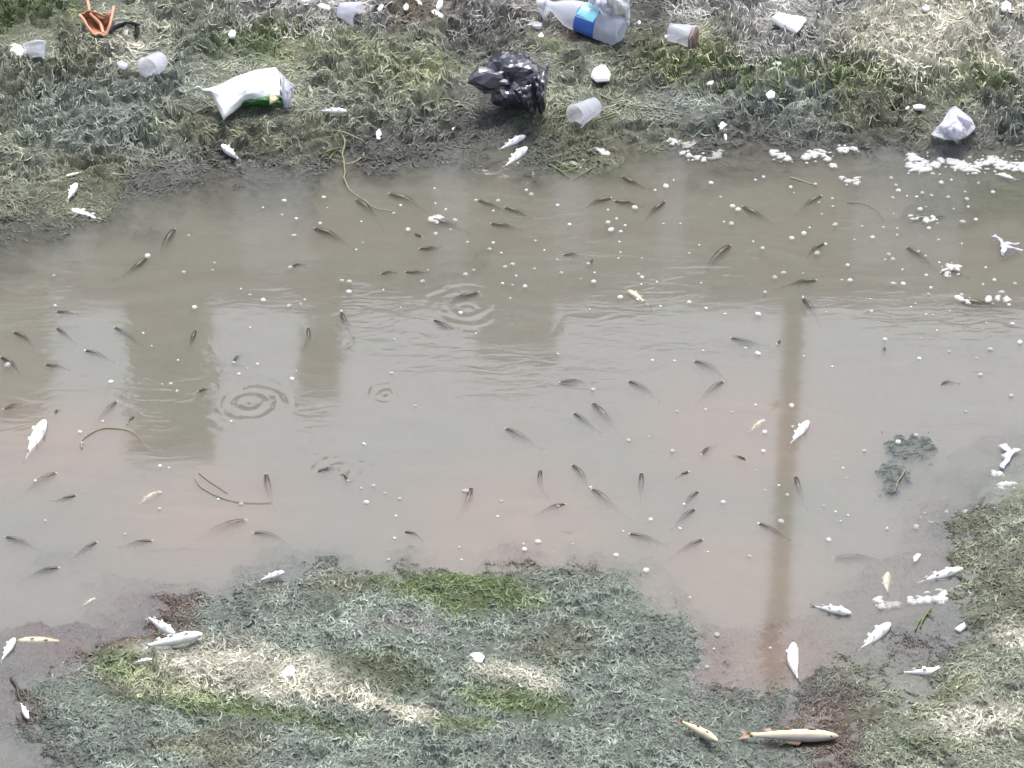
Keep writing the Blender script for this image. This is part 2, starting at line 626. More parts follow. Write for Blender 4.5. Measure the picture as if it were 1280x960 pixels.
nt.links.new(sdif.outputs[0], smix.inputs[2])
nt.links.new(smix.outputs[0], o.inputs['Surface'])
vs = nt.nodes.new('ShaderNodeVolumeScatter')
vs.inputs['Density'].default_value = 34
vs.inputs['Color'].default_value = (.672, .660, .602, 1)
va = nt.nodes.new('ShaderNodeVolumeAbsorption')
va.inputs['Density'].default_value = vs.inputs['Density'].default_value
va.inputs['Color'].default_value = vs.inputs['Color'].default_value
both = nt.nodes.new('ShaderNodeAddShader')
nt.links.new(vs.outputs[0], both.inputs[0])
nt.links.new(va.outputs[0], both.inputs[1])
nt.links.new(both.outputs[0], o.inputs['Volume'])
bm = bmesh.new()
bmesh.ops.create_cube(bm, size=1)
for v in bm.verts:
    v.co = Vector((v.co.x * 25, 6.9 + v.co.y * 7.4, -0.2 + v.co.z * 0.4))
me = bpy.data.meshes.new('water')
bm.to_mesh(me)
bm.free()
w = obj('water', me, wm)
w['kind'] = 'structure'

# ------------------------------------------------------------------ the block of flats across the water, seen only as a reflection


def box_mesh(name, x0, x1, y0, y1, z0, z1):
    v = [(x, y, z) for z in (z0, z1) for y in (y0, y1) for x in (x0, x1)]
    return mesh(name, v, [(0, 2, 3, 1), (4, 5, 7, 6), (0, 1, 5, 4), (2, 6, 7, 3), (0, 4, 6, 2), (1, 3, 7, 5)], False)


M['pink'] = plain('pinkish_render', (.86, .64, .54), .8, .2, .08, 1)
M['podium'] = plain('grey_green_render', (.055, .075, .048), .8, .2, .3, 1)
M['greenpanel'] = plain('green_cladding', (.11, .22, .11), .7, .3, .2, 1)
M['window'] = plain('window_glass', (.04, .05, .05), .1, .6, .1, 1)


M['paletank'] = plain('pale_tank', (.70, .70, .74), .7, .3, .1, 1)


def building(name, label, x0, x1, y0, z1, m, wins, dp=7):
    r_ = tag(empty(name, ((x0 + x1) / 2, y0, .3)), label, 'building')
    hw = (x1 - x0) / 2
    obj('wall', box_mesh('wall', -hw, hw, 0, dp, -.6, z1 - .3), m, r_)
    obj('roof', box_mesh('roof', -hw - .04, hw + .04, -.04, dp + .04, z1 - .3, z1 - .1), M['window'], r_)
    for (a, b_, c_, d_) in wins:
        wn = obj('window', box_mesh('window', a - (x0 + x1) / 2, b_ - (x0 + x1) / 2, -.05, .02, c_ - .3, d_ - .3), M['window'], r_)
        obj('sill', box_mesh('sill', a - (x0 + x1) / 2 - .05, b_ - (x0 + x1) / 2 + .05, -.12, -.052, c_ - .36, c_ - .3), M['pink'], wn)


def win_rows(x0, x1, step, wd, zs, ht):
    out, x_ = [], x0
    while x_ < x1:
        out += [(x_, x_ + wd, z_, z_ + ht) for z_ in zs]
        x_ += step
    return out


M['brown'] = plain('red_brown_render', (.17, .06, .04), .8, .2, .1, 1)
building('market_hall', 'long low grey green hall across the water, mirrored along the far bank', -14, 14, 19.6, 7.3, M['podium'], win_rows(-12, 12, 2.4, 1.2, (2, 5), 1.0))
hall = [o_ for o_ in bpy.data.objects if o_.name.startswith('market_hall')][0]
for xa, xb in ((-6.4, -5.9), (-4.1, -3.75), (-3.0, -2.7), (-1.75, -1.3), (-.5, -.3), (.25, .5), (.95, 1.1), (2.2, 2.9), (4.2, 4.6), (6, 6.6)):
    obj('pilaster', box_mesh('pilaster', xa, xb, -.10, -.002, 4.6, 6.9), M['paletank'], hall)
building('stair_tower', 'thin red brown stair shaft across the water, mirrored as a dark streak', 1.875, 1.975, 20.15, 15.5, M['brown'], [], .4)
building('apartment_building', 'broad pinkish apartment block across the water with a flat roof', -8, -3.3, 20.2, 8.6, M['pink'], win_rows(-7.6, -3.4, 1.1, .5, (8.0,), .4), 2)
building('stair_tower', 'narrow green clad stair tower across the water', -2.62, -2.10, 20.1, 8.85, M['greenpanel'], [(-2.5, -2.3, 7.9, 8.3)], .8)
building('stair_tower', 'slim grey lift tower with dark glass across the water', -1.42, -1.22, 20.1, 8.35, M['podium'], [(-1.38, -1.28, 7.9, 8.1)], .8)
building('water_tank', 'pale square roof tank standing above the hall across the water', -.2, .25, 20.6, 8.3, M['paletank'], [], 1.0)

# ------------------------------------------------------------------ the weed: tens of thousands of curled strands


def strands(name, px, py, length, rad, ang, col, lift, curl, seg=5):
    n = len(px)
    a = (px - 640) / 640 * F
    bb = -(py - 480) / 640 * F
    dy, dz = CP + bb * SP, -SP + bb * CP
    z = np.zeros(n)
    for _ in range(4):
        t = (z - CAM_Z) / dz
        x, y = a * t, dy * t
        z = np.maximum(ground_z(x, y), -0.03)
    r = np.random.default_rng(len(name))
    ts = np.linspace(-0.5, 0.5, seg)
    k = curl
    ph = r.uniform(0, 6.28, n)
    th = ang[:, None] + k[:, None] * ts[None, :] + 0.5 * np.sin(ph[:, None] + ts[None, :] * 7)
    step = length[:, None] / (seg - 1)
    cx = np.cumsum(np.cos(th) * step, 1) - length[:, None] * 0.5 * np.cos(ang)[:, None]
    cy = np.cumsum(np.sin(th) * step, 1) - length[:, None] * 0.5 * np.sin(ang)[:, None]
    cx, cy = cx + x[:, None], cy + y[:, None]
    gz = ground_z(cx, cy)
    arch = lift[:, None] * (np.cos(ts * np.pi)[None, :] * 1.2 + 0.5 * np.sin(ph[:, None] * 3 + ts[None, :] * 9))
    cz = np.maximum(gz, z[:, None] - 0.012) + arch - .0008
    ctr = np.stack([cx, cy, cz], -1)
    tan = np.gradient(ctr, axis=1)
    side = np.stack([-tan[..., 1], tan[..., 0], np.zeros_like(cx)], -1)
    side /= np.linalg.norm(side, axis=-1, keepdims=True) + 1e-9
    taper = np.array([0.45, 0.9, 1, 0.9, 0.35])[:seg][None, :, None] * rad[:, None, None]
    up = np.array([0, 0, 1.0])
    ring = np.stack([ctr + side * taper, ctr + up * taper * 0.8, ctr - side * taper], 2)     # n, seg, 3, 3
    v = ring.reshape(-1, 3)
    base = (np.arange(n) * seg * 3)[:, None, None] + (np.arange(seg - 1) * 3)[None, :, None]
    q = []
    for j in range(2):
        q.append(np.stack([base + j, base + j + 1, base + 3 + j + 1, base + 3 + j], -1))
    q = np.concatenate(q, 2).reshape(-1, 4)
    c = np.repeat(np.clip(col, 0.005, 0.9), seg * 3, axis=0)
    o = obj(name, np_mesh(name, v, q, c), M['strand'])
    o['kind'] = 'stuff'
    return o


def scatter(n, x0, x1, y0, y1, keep, seed):
    r = np.random.default_rng(seed)
    px, py = r.uniform(x0, x1, n), r.uniform(y0, y1, n)
    p = [W(0, 0)]
    a = (px - 640) / 640 * F
    bb = -(py - 480) / 640 * F
    t = (0.02 - CAM_Z) / (-SP + bb * CP)
    x, y = a * t, (CP + bb * SP) * t
    h = mat_height(x, y)
    ok = r.uniform(0, 1, n) < keep(h, x, y)
    return px[ok], py[ok], x[ok], y[ok], h[ok], r


def dens(h, x, y):
    patch = np.clip(0.75 + 0.9 * fbm(x * 6, y * 8, 2, 91), 0.15, 1)
    return np.clip((h + 0.022) / 0.020, 0, 1) ** 1.2 * patch


# near bank
px, py, x, y, h, r = scatter(135000, -120, 1400, 630, 1000, dens, 11)
n = len(px)
flow = fbm(x * 3, y * 3, 2, 101) * 3.0 + r.normal(0, 0.9, n)
c = mat_colour(x, y) * np.exp(r.normal(0.0, 0.33, n) + .6 * fbm(x * 9, y * 12, 3, 141))[:, None] * (1 + r.normal(0, .025, (n, 3)))
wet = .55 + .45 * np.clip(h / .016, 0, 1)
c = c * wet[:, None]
big = np.where(r.uniform(0, 1, n) < .22, 1.5, .85)
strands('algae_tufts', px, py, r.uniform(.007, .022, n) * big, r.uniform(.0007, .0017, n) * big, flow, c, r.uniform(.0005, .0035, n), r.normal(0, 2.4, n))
# far bank
px, py, x, y, h, r = scatter(110000, -120, 1400, -35, 320, dens, 12)
n = len(px)
flow = fbm(x * 6, y * 8, 2, 111) * 1.6 + r.normal(0, 0.4, n)
c = mat_colour(x, y) * np.exp(r.normal(0, 0.27, n) + .55 * fbm(x * 9, y * 15, 3, 151))[:, None] * (1 + r.normal(0, .025, (n, 3)))
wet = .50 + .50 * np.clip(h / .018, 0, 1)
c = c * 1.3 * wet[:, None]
big = np.where(r.uniform(0, 1, n) < .22, 1.5, .85)
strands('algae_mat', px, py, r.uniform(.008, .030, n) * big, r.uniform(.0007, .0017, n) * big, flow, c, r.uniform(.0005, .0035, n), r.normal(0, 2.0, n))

# ------------------------------------------------------------------ fish


def fish_mesh(name, bend=0.0, droop=0.0, back=(.05, .05, .035), side=(.22, .19, .10), belly=(.7, .68, .6), lips=(.55, .52, .45), fin=(.3, .27, .2), deep=0.105, wide=0.075, pec=1.0, dorsal=1.0):
    """a small carp-like fish one unit long, snout at the origin, tail along -x, back up"""
    prof = [(0, .12), (.02, .32), (.06, .55), (.14, .82), (.24, .98), (.34, 1), (.46, .92), (.58, .74), (.70, .52), (.79, .36), (.84, .34)]
    seg = 12
    v, f, col = [], [], []

    def bent(x, y, z):
        t = -x
        k = max(0, t - 0.25)
        return (x + 0.3 * abs(bend) * k * k, y + bend * k * k, z - droop * k * k)
    for (t, s) in prof:
        hh, ww = deep * s, wide * s * (1 if t < .5 else max(.25, 1 - (t - .5) * 1.9))
        for j in range(seg):
            a = 2 * math.pi * j / seg
            ca, sa = math.cos(a), math.sin(a)
            v.append(bent(-t, ww * sa, hh * ca * (1 if ca > 0 else 1.1)))
            if t <= .045:
                k = lips
            elif ca > .35:
                k = back
            elif ca > -.35:
                u = (ca + .35) / .7
                k = tuple(side[i] * (1 - u) + back[i] * u for i in range(3))
            else:
                u = min(1, (-ca - .35) / .4)
                k = tuple(side[i] * (1 - u) + belly[i] * u for i in range(3))
            col.append(k)
    nr = len(prof)
    for i in range(nr - 1):
        for j in range(seg):
            f.append((i * seg + j, i * seg + (j + 1) % seg, (i + 1) * seg + (j + 1) % seg, (i + 1) * seg + j))
    f.append(tuple(range(seg))[::-1])
    # tail fin grows out of the last ring: thin plate, forked
    last = (nr - 1) * seg
    rows = []
    for (t, hf, fork) in ((.88, .04, 0), (.94, .062, .01), (1.0, .085, .045)):
        b0 = len(v)
        for q in range(5):
            zz = (q / 4 * 2 - 1) * hf
            xx = -t + fork * (1 - abs(q / 4 * 2 - 1)) * 1.3
            for s_ in (-1, 1):
                v.append(bent(xx, s_ * .004, zz))
                col.append(fin)
        rows.append(b0)
    for i in range(2):
        for q in range(4):
            for s_ in (0, 1):
                p0, p1 = rows[i] + q * 2 + s_, rows[i] + (q + 1) * 2 + s_
                r0, r1 = rows[i + 1] + q * 2 + s_, rows[i + 1] + (q + 1) * 2 + s_
                f.append((p0, p1, r1, r0) if s_ else (p0, r0, r1, p1))
    # close the tail root to the body
    ring = [last + j for j in range(seg)]
    top, bot = ring[0], ring[seg // 2]
    r0 = rows[0]
    for s_ in (0, 1):
        cols = [r0 + q * 2 + s_ for q in range(5)]
        half = [ring[j % seg] for j in (range(seg // 2, -1, -1) if s_ else range(seg // 2, seg + 1))]
        for q in range(4):
            i0, i1 = round(q * (len(half) - 1) / 4), round((q + 1) * (len(half) - 1) / 4)
            f.append(tuple(dict.fromkeys([half[i0], cols[q], cols[q + 1], half[i1]] + half[i0 + 1:i1][::-1])))

    def plate(pts, th=.004, axis_=(0, 1, 0)):
        b0 = len(v)
        for s_ in (-1, 1):
            for p in pts:
                v.append(bent(p[0] + axis_[0] * th * s_, p[1] + axis_[1] * th * s_, p[2] + axis_[2] * th * s_))
                col.append(fin)
        m_ = len(pts)
        f.append(tuple(b0 + i for i in range(m_)))
        f.append(tuple(b0 + m_ + i for i in range(m_))[::-1])
        for i in range(m_):
            j = (i + 1) % m_
            f.append((b0 + i, b0 + m_ + i, b0 + m_ + j, b0 + j))
    plate([(-.36, 0, deep * .8), (-.40, 0, deep * (.9 + .75 * dorsal)), (-.50, 0, deep * (.8 + .55 * dorsal)), (-.56, 0, deep * .7)])                 # dorsal
    plate([(-.64, 0, -deep * .5), (-.68, 0, -deep * 1.2), (-.74, 0, -deep * .95), (-.75, 0, -deep * .4)])              # anal
    for s_ in (-1, 1):
        plate([(-.22, s_ * wide * .7, -deep * .65), (-.25, s_ * wide * (.7 + .8 * pec), -deep * 1.0), (-.32, s_ * wide * (.7 + 1.0 * pec), -deep * .95), (-.30, s_ * wide * .7, -deep * .8)], .003, (0, 0, 1))
        plate([(-.46, s_ * wide * .5, -deep * .75), (-.49, s_ * wide * (.5 + .6 * pec), -deep * 1.15), (-.55, s_ * wide * (.5 + .7 * pec), -deep * 1.1), (-.53, s_ * wide * .5, -deep * .7)], .003, (0, 0, 1))
        # eyes: small dark studs on the cheeks
        b0 = len(v)
        for q in range(6):
            a = 2 * math.pi * q / 6
            v.append((-.075 + .013 * math.cos(a), s_ * wide * .60, .018 + .013 * math.sin(a)))
            col.append((.02, .02, .02))
        v.append((-.075, s_ * wide * .72, .018))
        col.append((.01, .01, .01))
        for q in range(6):
            tri = (b0 + q, b0 + (q + 1) % 6, b0 + 6)
            f.append(tri if s_ < 0 else tri[::-1])
    me = mesh(name, v, f)
    a = me.color_attributes.new('Col', 'FLOAT_COLOR', 'POINT')
    a.data.foreach_set('color', np.array([(*k, 1) for k in col], np.float32).ravel())
    me.materials.append(M['fish'])
    return me


LIVE = {}
for key, kw in {'grey': dict(back=(.042, .034, .02), side=(.12, .10, .06)), 'olive': dict(back=(.054, .045, .018), side=(.21, .18, .085)),
                'brown': dict(back=(.05, .034, .02), side=(.17, .11, .065))}.items():
    LIVE[key] = [fish_mesh('fish_' + key, bend=bd, droop=.2, pec=0, wide=.068, deep=.085, fin=kw['back'], dorsal=.25, **kw) for bd in (0, .16, -.16, .5, -.5)]
DEAD = {'white': [fish_mesh('fish_white', bend=bd, back=(.5, .5, .47), side=(.80, .79, .77), belly=(.90, .90, .88), lips=(.7, .68, .65), fin=(.62, .60, .54), wide=.088, pec=.38) for bd in (0, .3, -.3)],
        'cream': [fish_mesh('fish_cream', bend=bd, back=(.36, .33, .22), side=(.64, .56, .34), belly=(.80, .76, .62), lips=(.6, .5, .4), fin=(.56, .42, .26), wide=.088, pec=.38) for bd in (0, .3, -.3)],
        'yellow': [fish_mesh('fish_yellow', bend=bd, back=(.34, .32, .28), side=(.52, .42, .20), belly=(.78, .70, .48), lips=(.5, .36, .27), fin=(.34, .22, .14), wide=.088, pec=.38) for bd in (0, .2, -.2)]}


def live_fish(hx, hy, tx, ty, key='grey', deep=0.0, label=None, group=None, pitch=10, bend=None):
    h_, t_ = W(hx, hy), W(tx, ty)
    d = h_ - t_
    L = d.length * 1.25
    yaw = math.atan2(d.y, d.x)
    k = random.choice((0, 0, 1, 1, 2, 2, 3, 4)) if bend is None else bend
    o = obj('fish', LIVE[key][k])
    o.scale = (L, max(L, .055) * 1.0, max(L, .055) * 1.0)
    o.location = (h_.x, h_.y, .0038 - .050 * max(L, .055) - deep)
    o.rotation_euler = (R(random.uniform(-8, 8)), -R(pitch), yaw)
    return tag(o, label or 'dark slender fish gasping at the surface of the murky water', 'fish', group or 'dark fish gasping in the murky water')


def dead_fish(hx, hy, tx, ty, key, label, sunk=0.0, roll=170, bend=0, tail_down=4, on_ground=False, fat=1.0):
    if on_ground:
        h_, t_ = P(hx, hy), P(tx, ty)
    else:
        h_, t_ = W(hx, hy), W(tx, ty)
    d = h_ - t_
    L = d.length
    yaw = math.atan2(d.y, d.x)
    o = obj('dead_fish', DEAD[key][bend])
    o.scale = (L, L * fat, L * fat)
    lift = .05 * L * fat - sunk * (2.2 if sunk > 0 else 1)
    o.location = (h_.x, h_.y, max(h_.z, t_.z if on_ground else 0) + lift)
    if on_ground:
        o.location.z += .010
        td = 0
    else:
        td = tail_down
    o.rotation_euler = Matrix.Rotation(yaw, 3, 'Z').to_4x4().to_3x3() @ Matrix.Rotation(-R(td), 3, 'Y') @ Matrix.Rotation(R(roll), 3, 'X') and \
        (Matrix.Rotation(yaw, 3, 'Z') @ Matrix.Rotation(-R(td), 3, 'Y') @ Matrix.Rotation(R(roll), 3, 'X')).to_euler()
    return tag(o, label, 'dead fish', 'dead fish floating belly up')


GR = 'dark fish gasping in the murky water'
MARKS = [(430, 205, 'the looping weed stem'), (142, 545, 'the pale hooped stem'), (290, 622, 'the beaded floating stem'), (312, 500, 'the largest ring ripple'),
         (585, 388, 'the mid pond ripples'), (1130, 575, 'the dark reflection patches'), (1258, 305, 'the torn white film'), (800, 370, 'the cream sunken dead fish'),
         (1085, 262, 'the arched stem under bubbles'), (715, 212, 'the floating green tangle'), (42, 555, 'the plump white dead fish'), (600, 690, 'the top of the algae mound'),
         (850, 730, 'the rounded end of the algae mound'), (945, 530, 'the faint cream dead fish'), (1110, 726, 'the blurred cream fish'), (110, 750, 'the small faint dead fish'),
         (482, 492, 'the smallest ring ripple'), (720, 560, 'the middle of the pinkish water'), (560, 285, 'the bubble field'), (930, 300, 'the largest dark grey fish')]


def fish_label(hx, hy, tx, ty, key):
    d = W(hx, hy) - W(tx, ty)
    head = 'lying along the banks' if abs(d.x) > 1.6 * abs(d.y) else ('heading for the far bank' if d.y > 0 else 'heading for the near bank')
    size = 'small ' if d.length < .062 else ('long ' if d.length > .105 else '')
    m_ = min(MARKS, key=lambda q: math.hypot(q[0] - hx, 2 * (q[1] - hy)))
    return '%s%s fish %s by %s' % (size, {'grey': 'dark grey', 'olive': 'olive', 'brown': 'brown'}[key], head, m_[2])


LF = [  # head, tail, colour, own label
    (219, 284, 194, 313, 'grey', 'dark fish whose tail trails towards the head of a second fish'),
    (184, 321, 155, 341, 'grey', 'dark fish with its head at the tail of another fish'),
    (70, 390, 94, 388, 'grey'), (70, 410, 92, 421, 'grey'), (142, 409, 172, 420, 'grey'), (105, 438, 139, 442, 'grey'), (16, 415, 45, 422, 'grey'),
    (56, 456, 84, 455, 'olive'), (0, 446, 30, 456, 'grey'), (245, 412, 236, 429, 'grey'),
    (291, 453, 301, 438, 'grey', 'short dark fish with a white bubble on its open mouth above the ring ripples'),
    (385, 409, 387, 428, 'grey'), (147, 501, 119, 521, 'brown', 'reddish brown fish above the pale hooped stem'), (3, 512, 30, 498, 'brown'), (68, 518, 73, 509, 'olive'),
    (247, 490, 260, 484, 'grey', 'small dark fish at the edge of the largest ring ripple'),
    (444, 248, 478, 267, 'olive', 'olive fish at the end of the long looping weed stem'), (484, 240, 541, 253, 'olive', 'long yellow olive fish beyond the looping weed stem'),
    (538, 274, 581, 279, 'grey', 'dark fish with a clump of white froth on its head'), (391, 284, 439, 295, 'brown'), (528, 296, 514, 290, 'olive'), (523, 311, 553, 306, 'brown'),
    (506, 340, 534, 338, 'brown'), (475, 343, 492, 336, 'olive'), (362, 334, 378, 326, 'olive', 'small yellowish fish curled with its pale mouth at the surface'),
    (597, 250, 628, 256, 'olive'), (630, 259, 660, 265, 'olive'), (612, 279, 648, 280, 'brown'), (703, 319, 727, 314, 'olive'),
    (600, 364, 555, 373, 'grey', 'dark fish stirring the ripples in the middle of the pond'), (426, 389, 437, 411, 'grey'), (541, 400, 569, 407, 'grey'), (698, 478, 737, 470, 'brown'),
    (765, 247, 730, 251, 'olive'), (767, 251, 800, 252, 'olive'), (777, 220, 805, 232, 'olive'), (832, 251, 806, 266, 'brown'), (927, 257, 963, 272, 'olive'),
    (914, 304, 875, 331, 'grey', 'largest dark grey fish, thick bodied, among the bubbles'), (736, 331, 743, 320, 'olive'), (912, 422, 956, 428, 'grey'), (866, 451, 910, 459, 'brown'),
    (1028, 244, 997, 255, 'olive'), (1032, 304, 1006, 311, 'grey', 'dark fish with one white bubble on its snout and one beside it'), (1022, 350, 983, 349, 'grey'), (1003, 372, 1027, 393, 'grey'), (1132, 308, 1170, 324, 'olive'),
    (1175, 341, 1205, 334, 'grey', 'dark fish with two white froth lumps lying on it'), (1198, 373, 1262, 380, 'olive', 'long olive fish with bubbles strung along its back'),
    (1137, 272, 1210, 266, 'olive', 'longest pale olive fish in the densest bubbles near the far bank'), (971, 432, 978, 421, 'grey'), (1175, 481, 1193, 472, 'olive'), (1104, 440, 1108, 430, 'olive'),
    (72, 590, 25, 606, 'brown', 'brown fish with a single bubble beside it below the white dead fish'), (96, 619, 66, 625, 'brown'), (5, 671, 47, 676, 'olive'), (122, 677, 91, 691, 'grey'), (192, 676, 152, 676, 'olive'),
    (310, 648, 235, 664, 'brown', 'long thin brown fish below the beaded floating stem'), (168, 521, 159, 527, 'grey'), (332, 591, 338, 622, 'brown', 'brown fish pointing its tail at the beaded floating stem'),
    (395, 590, 422, 580, 'grey', 'dark fish breaking the ripples beside an open mouthed one'), (435, 601, 428, 589, 'grey', 'fish with its pale open mouth turned up in the ripples'), (315, 666, 360, 664, 'olive'),
    (590, 608, 580, 638, 'brown'), (505, 665, 528, 666, 'olive'), (630, 535, 672, 548, 'olive', 'yellowish fish with its pale flank showing through the water'), (676, 587, 672, 610, 'grey'), (716, 516, 745, 531, 'brown'), (739, 502, 775, 530, 'brown'),
    (784, 476, 822, 487, 'grey'), (906, 476, 870, 492, 'brown'), (876, 569, 893, 550, 'brown'), (714, 580, 744, 601, 'grey'), (738, 610, 778, 633, 'olive', 'olive fish with a large white bubble right on its snout'),
    (708, 630, 673, 633, 'grey', 'dark fish with an oblong white bubble pressed to its side'), (802, 590, 801, 616, 'brown'), (874, 614, 849, 627, 'brown'), (870, 636, 840, 650, 'grey'), (880, 674, 843, 685, 'brown', 'brown fish closest to the green algae mound'), (785, 667, 830, 672, 'brown'),
    (861, 590, 848, 594, 'brown'), (933, 575, 915, 566, 'brown'), (994, 594, 1004, 622, 'grey'), (947, 654, 983, 664, 'brown'), (75, 709, 31, 713, 'grey'),
]
for it in LF:
    live_fish(*it[:5], label=it[5] if len(it) > 5 else fish_label(*it[:5]), group=GR)
live_fish(1040, 694, 1103, 690, 'brown', .008, 'large faint brown fish sunk in clear grey water near the near bank weed', GR, 3, 0)

DF = [
    (277, 188, 303, 210, 'white', 'white dead fish on weed below the white wrapper', 0, 172, 0, 4, True),
    (88, 265, 140, 279, 'white', 'long white dead fish floating off the weedy point, tail under water', 0, 175, 0, 9, False),
    (97, 239, 84, 258, 'white', 'short white dead fish resting on the weedy point', 0, 165, 0, 4, True),
    (82, 222, 105, 217, 'cream', 'thin dull dead fish tangled in weed above two white ones', .004, 120, 0, 4, True),
    (147, 236, 170, 234, 'cream', 'small dull grey dead fish at the edge of the weed point', .004, 100, 0, 4, False),
    (434, 145, 400, 157, 'white', 'white dead fish on weed above the looping stem', 0, 168, 0, 4, True),
    (657, 172, 622, 188, 'white', 'upper of two parallel white dead fish below the black bag', 0, 172, 0, 4, False),
    (659, 187, 628, 210, 'white', 'lower of two parallel white dead fish below the black bag', 0, 172, 0, 5, False),
    (902, 155, 909, 183, 'white', 'white dead fish pointing at the far bank beside the thin reed', 0, 170, 0, 4, False),
    (1247, 219, 1275, 226, 'white', 'white dead fish just below the long strip of froth', 0, 170, 0, 4, False),
    (784, 360, 816, 381, 'cream', 'cream dead fish sunk under the surface among bubbles', .006, 170, 0, 3, False),
    (57, 529, 27, 577, 'white', 'plump white dead fish with both side fins spread, on pinkish water', 0, 180, 0, 9, False),
    (197, 610, 168, 627, 'cream', 'faint pale dead fish sunk under the surface beside reddish water', .007, 170, 0, 4, False),
    (1011, 529, 984, 557, 'white', 'white dead fish floating by the dark edge of the reflection', 0, 172, 0, 8, False),
    (957, 520, 932, 537, 'cream', 'faint cream dead fish under water beside a brighter white one', .007, 170, 0, 4, False),
    (1204, 713, 1138, 728, 'white', 'long white dead fish with a yellowish tail by the weedy shore', 0, 174, 0, 7, False),
    (1111, 711, 1104, 743, 'cream', 'blurred cream fish sunk below the tail of the long white one', .007, 150, 1, 2, False),
    (1064, 769, 1012, 757, 'white', 'white dead fish with small fins spread over shallow brown mud', 0, 178, 0, 4, False),
    (1113, 782, 1068, 816, 'white', 'white dead fish lying aslant in the shallow muddy pool', 0, 172, 0, 7, False),
    (992, 807, 988, 858, 'white', 'fat white dead fish end on at the dark reflected column', 0, 172, 1, 5, False),
    (1191, 842, 1121, 841, 'white', 'slim white dead fish lying along the edge of the weed', 0, 168, 0, 3, False),
    (1048, 926, 922, 922, 'yellow', 'largest dead fish, yellow and silver with reddish tail, in weed', .004, 120, 0, 0, True),
    (897, 940, 847, 906, 'yellow', 'yellowish white dead fish partly buried in weed beside the largest one', 0, 140, 1, 2, True),
    (254, 800, 176, 817, 'white', 'large white dead fish with dark eye on brown mud by the algae mound', 0, 150, 0, 2, True),
    (219, 800, 183, 787, 'white', 'narrow white dead fish crossing the large one like a second tail', 0, 160, 0, 2, True),
    (19, 800, 0, 830, 'white', 'white dead fish against the cream sunken one on reddish mud', 0, 170, 0, 2, False),
    (21, 798, 93, 796, 'yellow', 'long cream yellow dead fish half sunk at the edge of reddish mud', .005, 110, 0, 2, False),
    (36, 905, 25, 883, 'white', 'white dead fish beside the dark curved twig', 0, 172, 0, 2, True),
    (356, 721, 322, 733, 'white', 'thin white dead fish on the upper edge of the algae mound', 0, 165, 0, 2, True),
    (191, 837, 168, 834, 'white', 'tiny white dead fish on green weed below the large white one', 0, 165, 0, 2, True),
    (120, 744, 99, 755, 'cream', 'small faint dead fish sunk beside the dark shallow patch', .005, 165, 0, 3, False),
    (1263, 626, 1284, 633, 'white', 'white dead fish among the specks of the weedy shore', 0, 168, 0, 2, False),
]
for d in DF:
    hx, hy, tx, ty, key, lab, sunk, roll, bend, td, og = d
    dead_fish(hx, hy, tx, ty, key, lab, sunk, roll, bend, td, og, 1.0 if math.hypot(hx - tx, hy - ty) < 60 else (.62 if math.hypot(hx - tx, hy - ty) > 100 else .82))

# ------------------------------------------------------------------ rubbish


def sheet(name, fn, nu, nv, m, parent=None, thick=.0012, smooth=True):
    v = [fn(i / (nu - 1), j / (nv - 1)) for j in range(nv) for i in range(nu)]
    if parent is not None:
        v = [Vector(p) - parent.location for p in v]
    me = mesh(name, v, [tuple(int(k) for k in q) for q in grid_quads(nu, nv)], smooth)
    o = obj(name, me, m, parent)
    if thick:
        md = o.modifiers.new('thickness', 'SOLIDIFY')
        md.thickness = thick
        md.offset = 0
    return o


def curve(pts):
    pts = [Vector(p) for p in pts]
    ln = [0]
    for a, b_ in zip(pts, pts[1:]):
        ln.append(ln[-1] + (b_ - a).length)

    def f(u):
        s = u * ln[-1]
        for i in range(len(pts) - 1):
            if s <= ln[i + 1] or i == len(pts) - 2:
                k = (s - ln[i]) / max(1e-9, ln[i + 1] - ln[i])
                return pts[i].lerp(pts[i + 1], min(1, max(0, k)))
    return f


def ruled(top, bot, zt, zb, bulge=0.0, crinkle=0.0, cs=30.0, seed=0, gz=None):
    """a sheet between two outlines drawn on the photograph, standing at its own height above the ground"""
    T, B = curve(top), curve(bot)

    def fn(u, v):
        a, b_ = T(u), B(u)
        p = a.lerp(b_, v)
        z = zt * (1 - v) + zb * v + bulge * math.sin(math.pi * v) * math.sin(math.pi * min(1, max(0, u * .9 + .05)))
        w_ = W(p.x, p.y, (gz or 0) + z)
        nz = mnoise.noise(Vector((u * cs * .3 + seed, v * cs * .2, seed))) + .5 * mnoise.noise(Vector((u * cs * .8 + seed, v * cs * .5, seed + 3)))
        w_ = W(p.x, p.y, (gz or 0) + z + crinkle * nz)
        return w_
    return fn


def lathe(prof, seg=28, name='lathe', dent=0.0, seed=0.0, cap0=False, cap1=False):
    v, f = [], []
    for (x, r_) in prof:
        for j in range(seg):
            a = 2 * math.pi * j / seg
            k = r_ * (1 + dent * mnoise.noise(Vector((x * 22 + seed, math.cos(a) * 1.4, math.sin(a) * 1.4))))
            v.append((x, k * math.cos(a), k * math.sin(a)))
    for i in range(len(prof) - 1):
        for j in range(seg):
            f.append((i * seg + j, (i + 1) * seg + j, (i + 1) * seg + (j + 1) % seg, i * seg + (j + 1) % seg))
    if cap0:
        f.append(tuple(range(seg)))
    if cap1:
        f.append(tuple(range((len(prof) - 1) * seg, len(prof) * seg))[::-1])
    return mesh(name, v, f)


def along(o, a, b_):
    """point the object's +x from a towards b"""
    d = (b_ - a)
    o.location = a
    o.rotation_euler = d.to_track_quat('X', 'Z').to_euler()


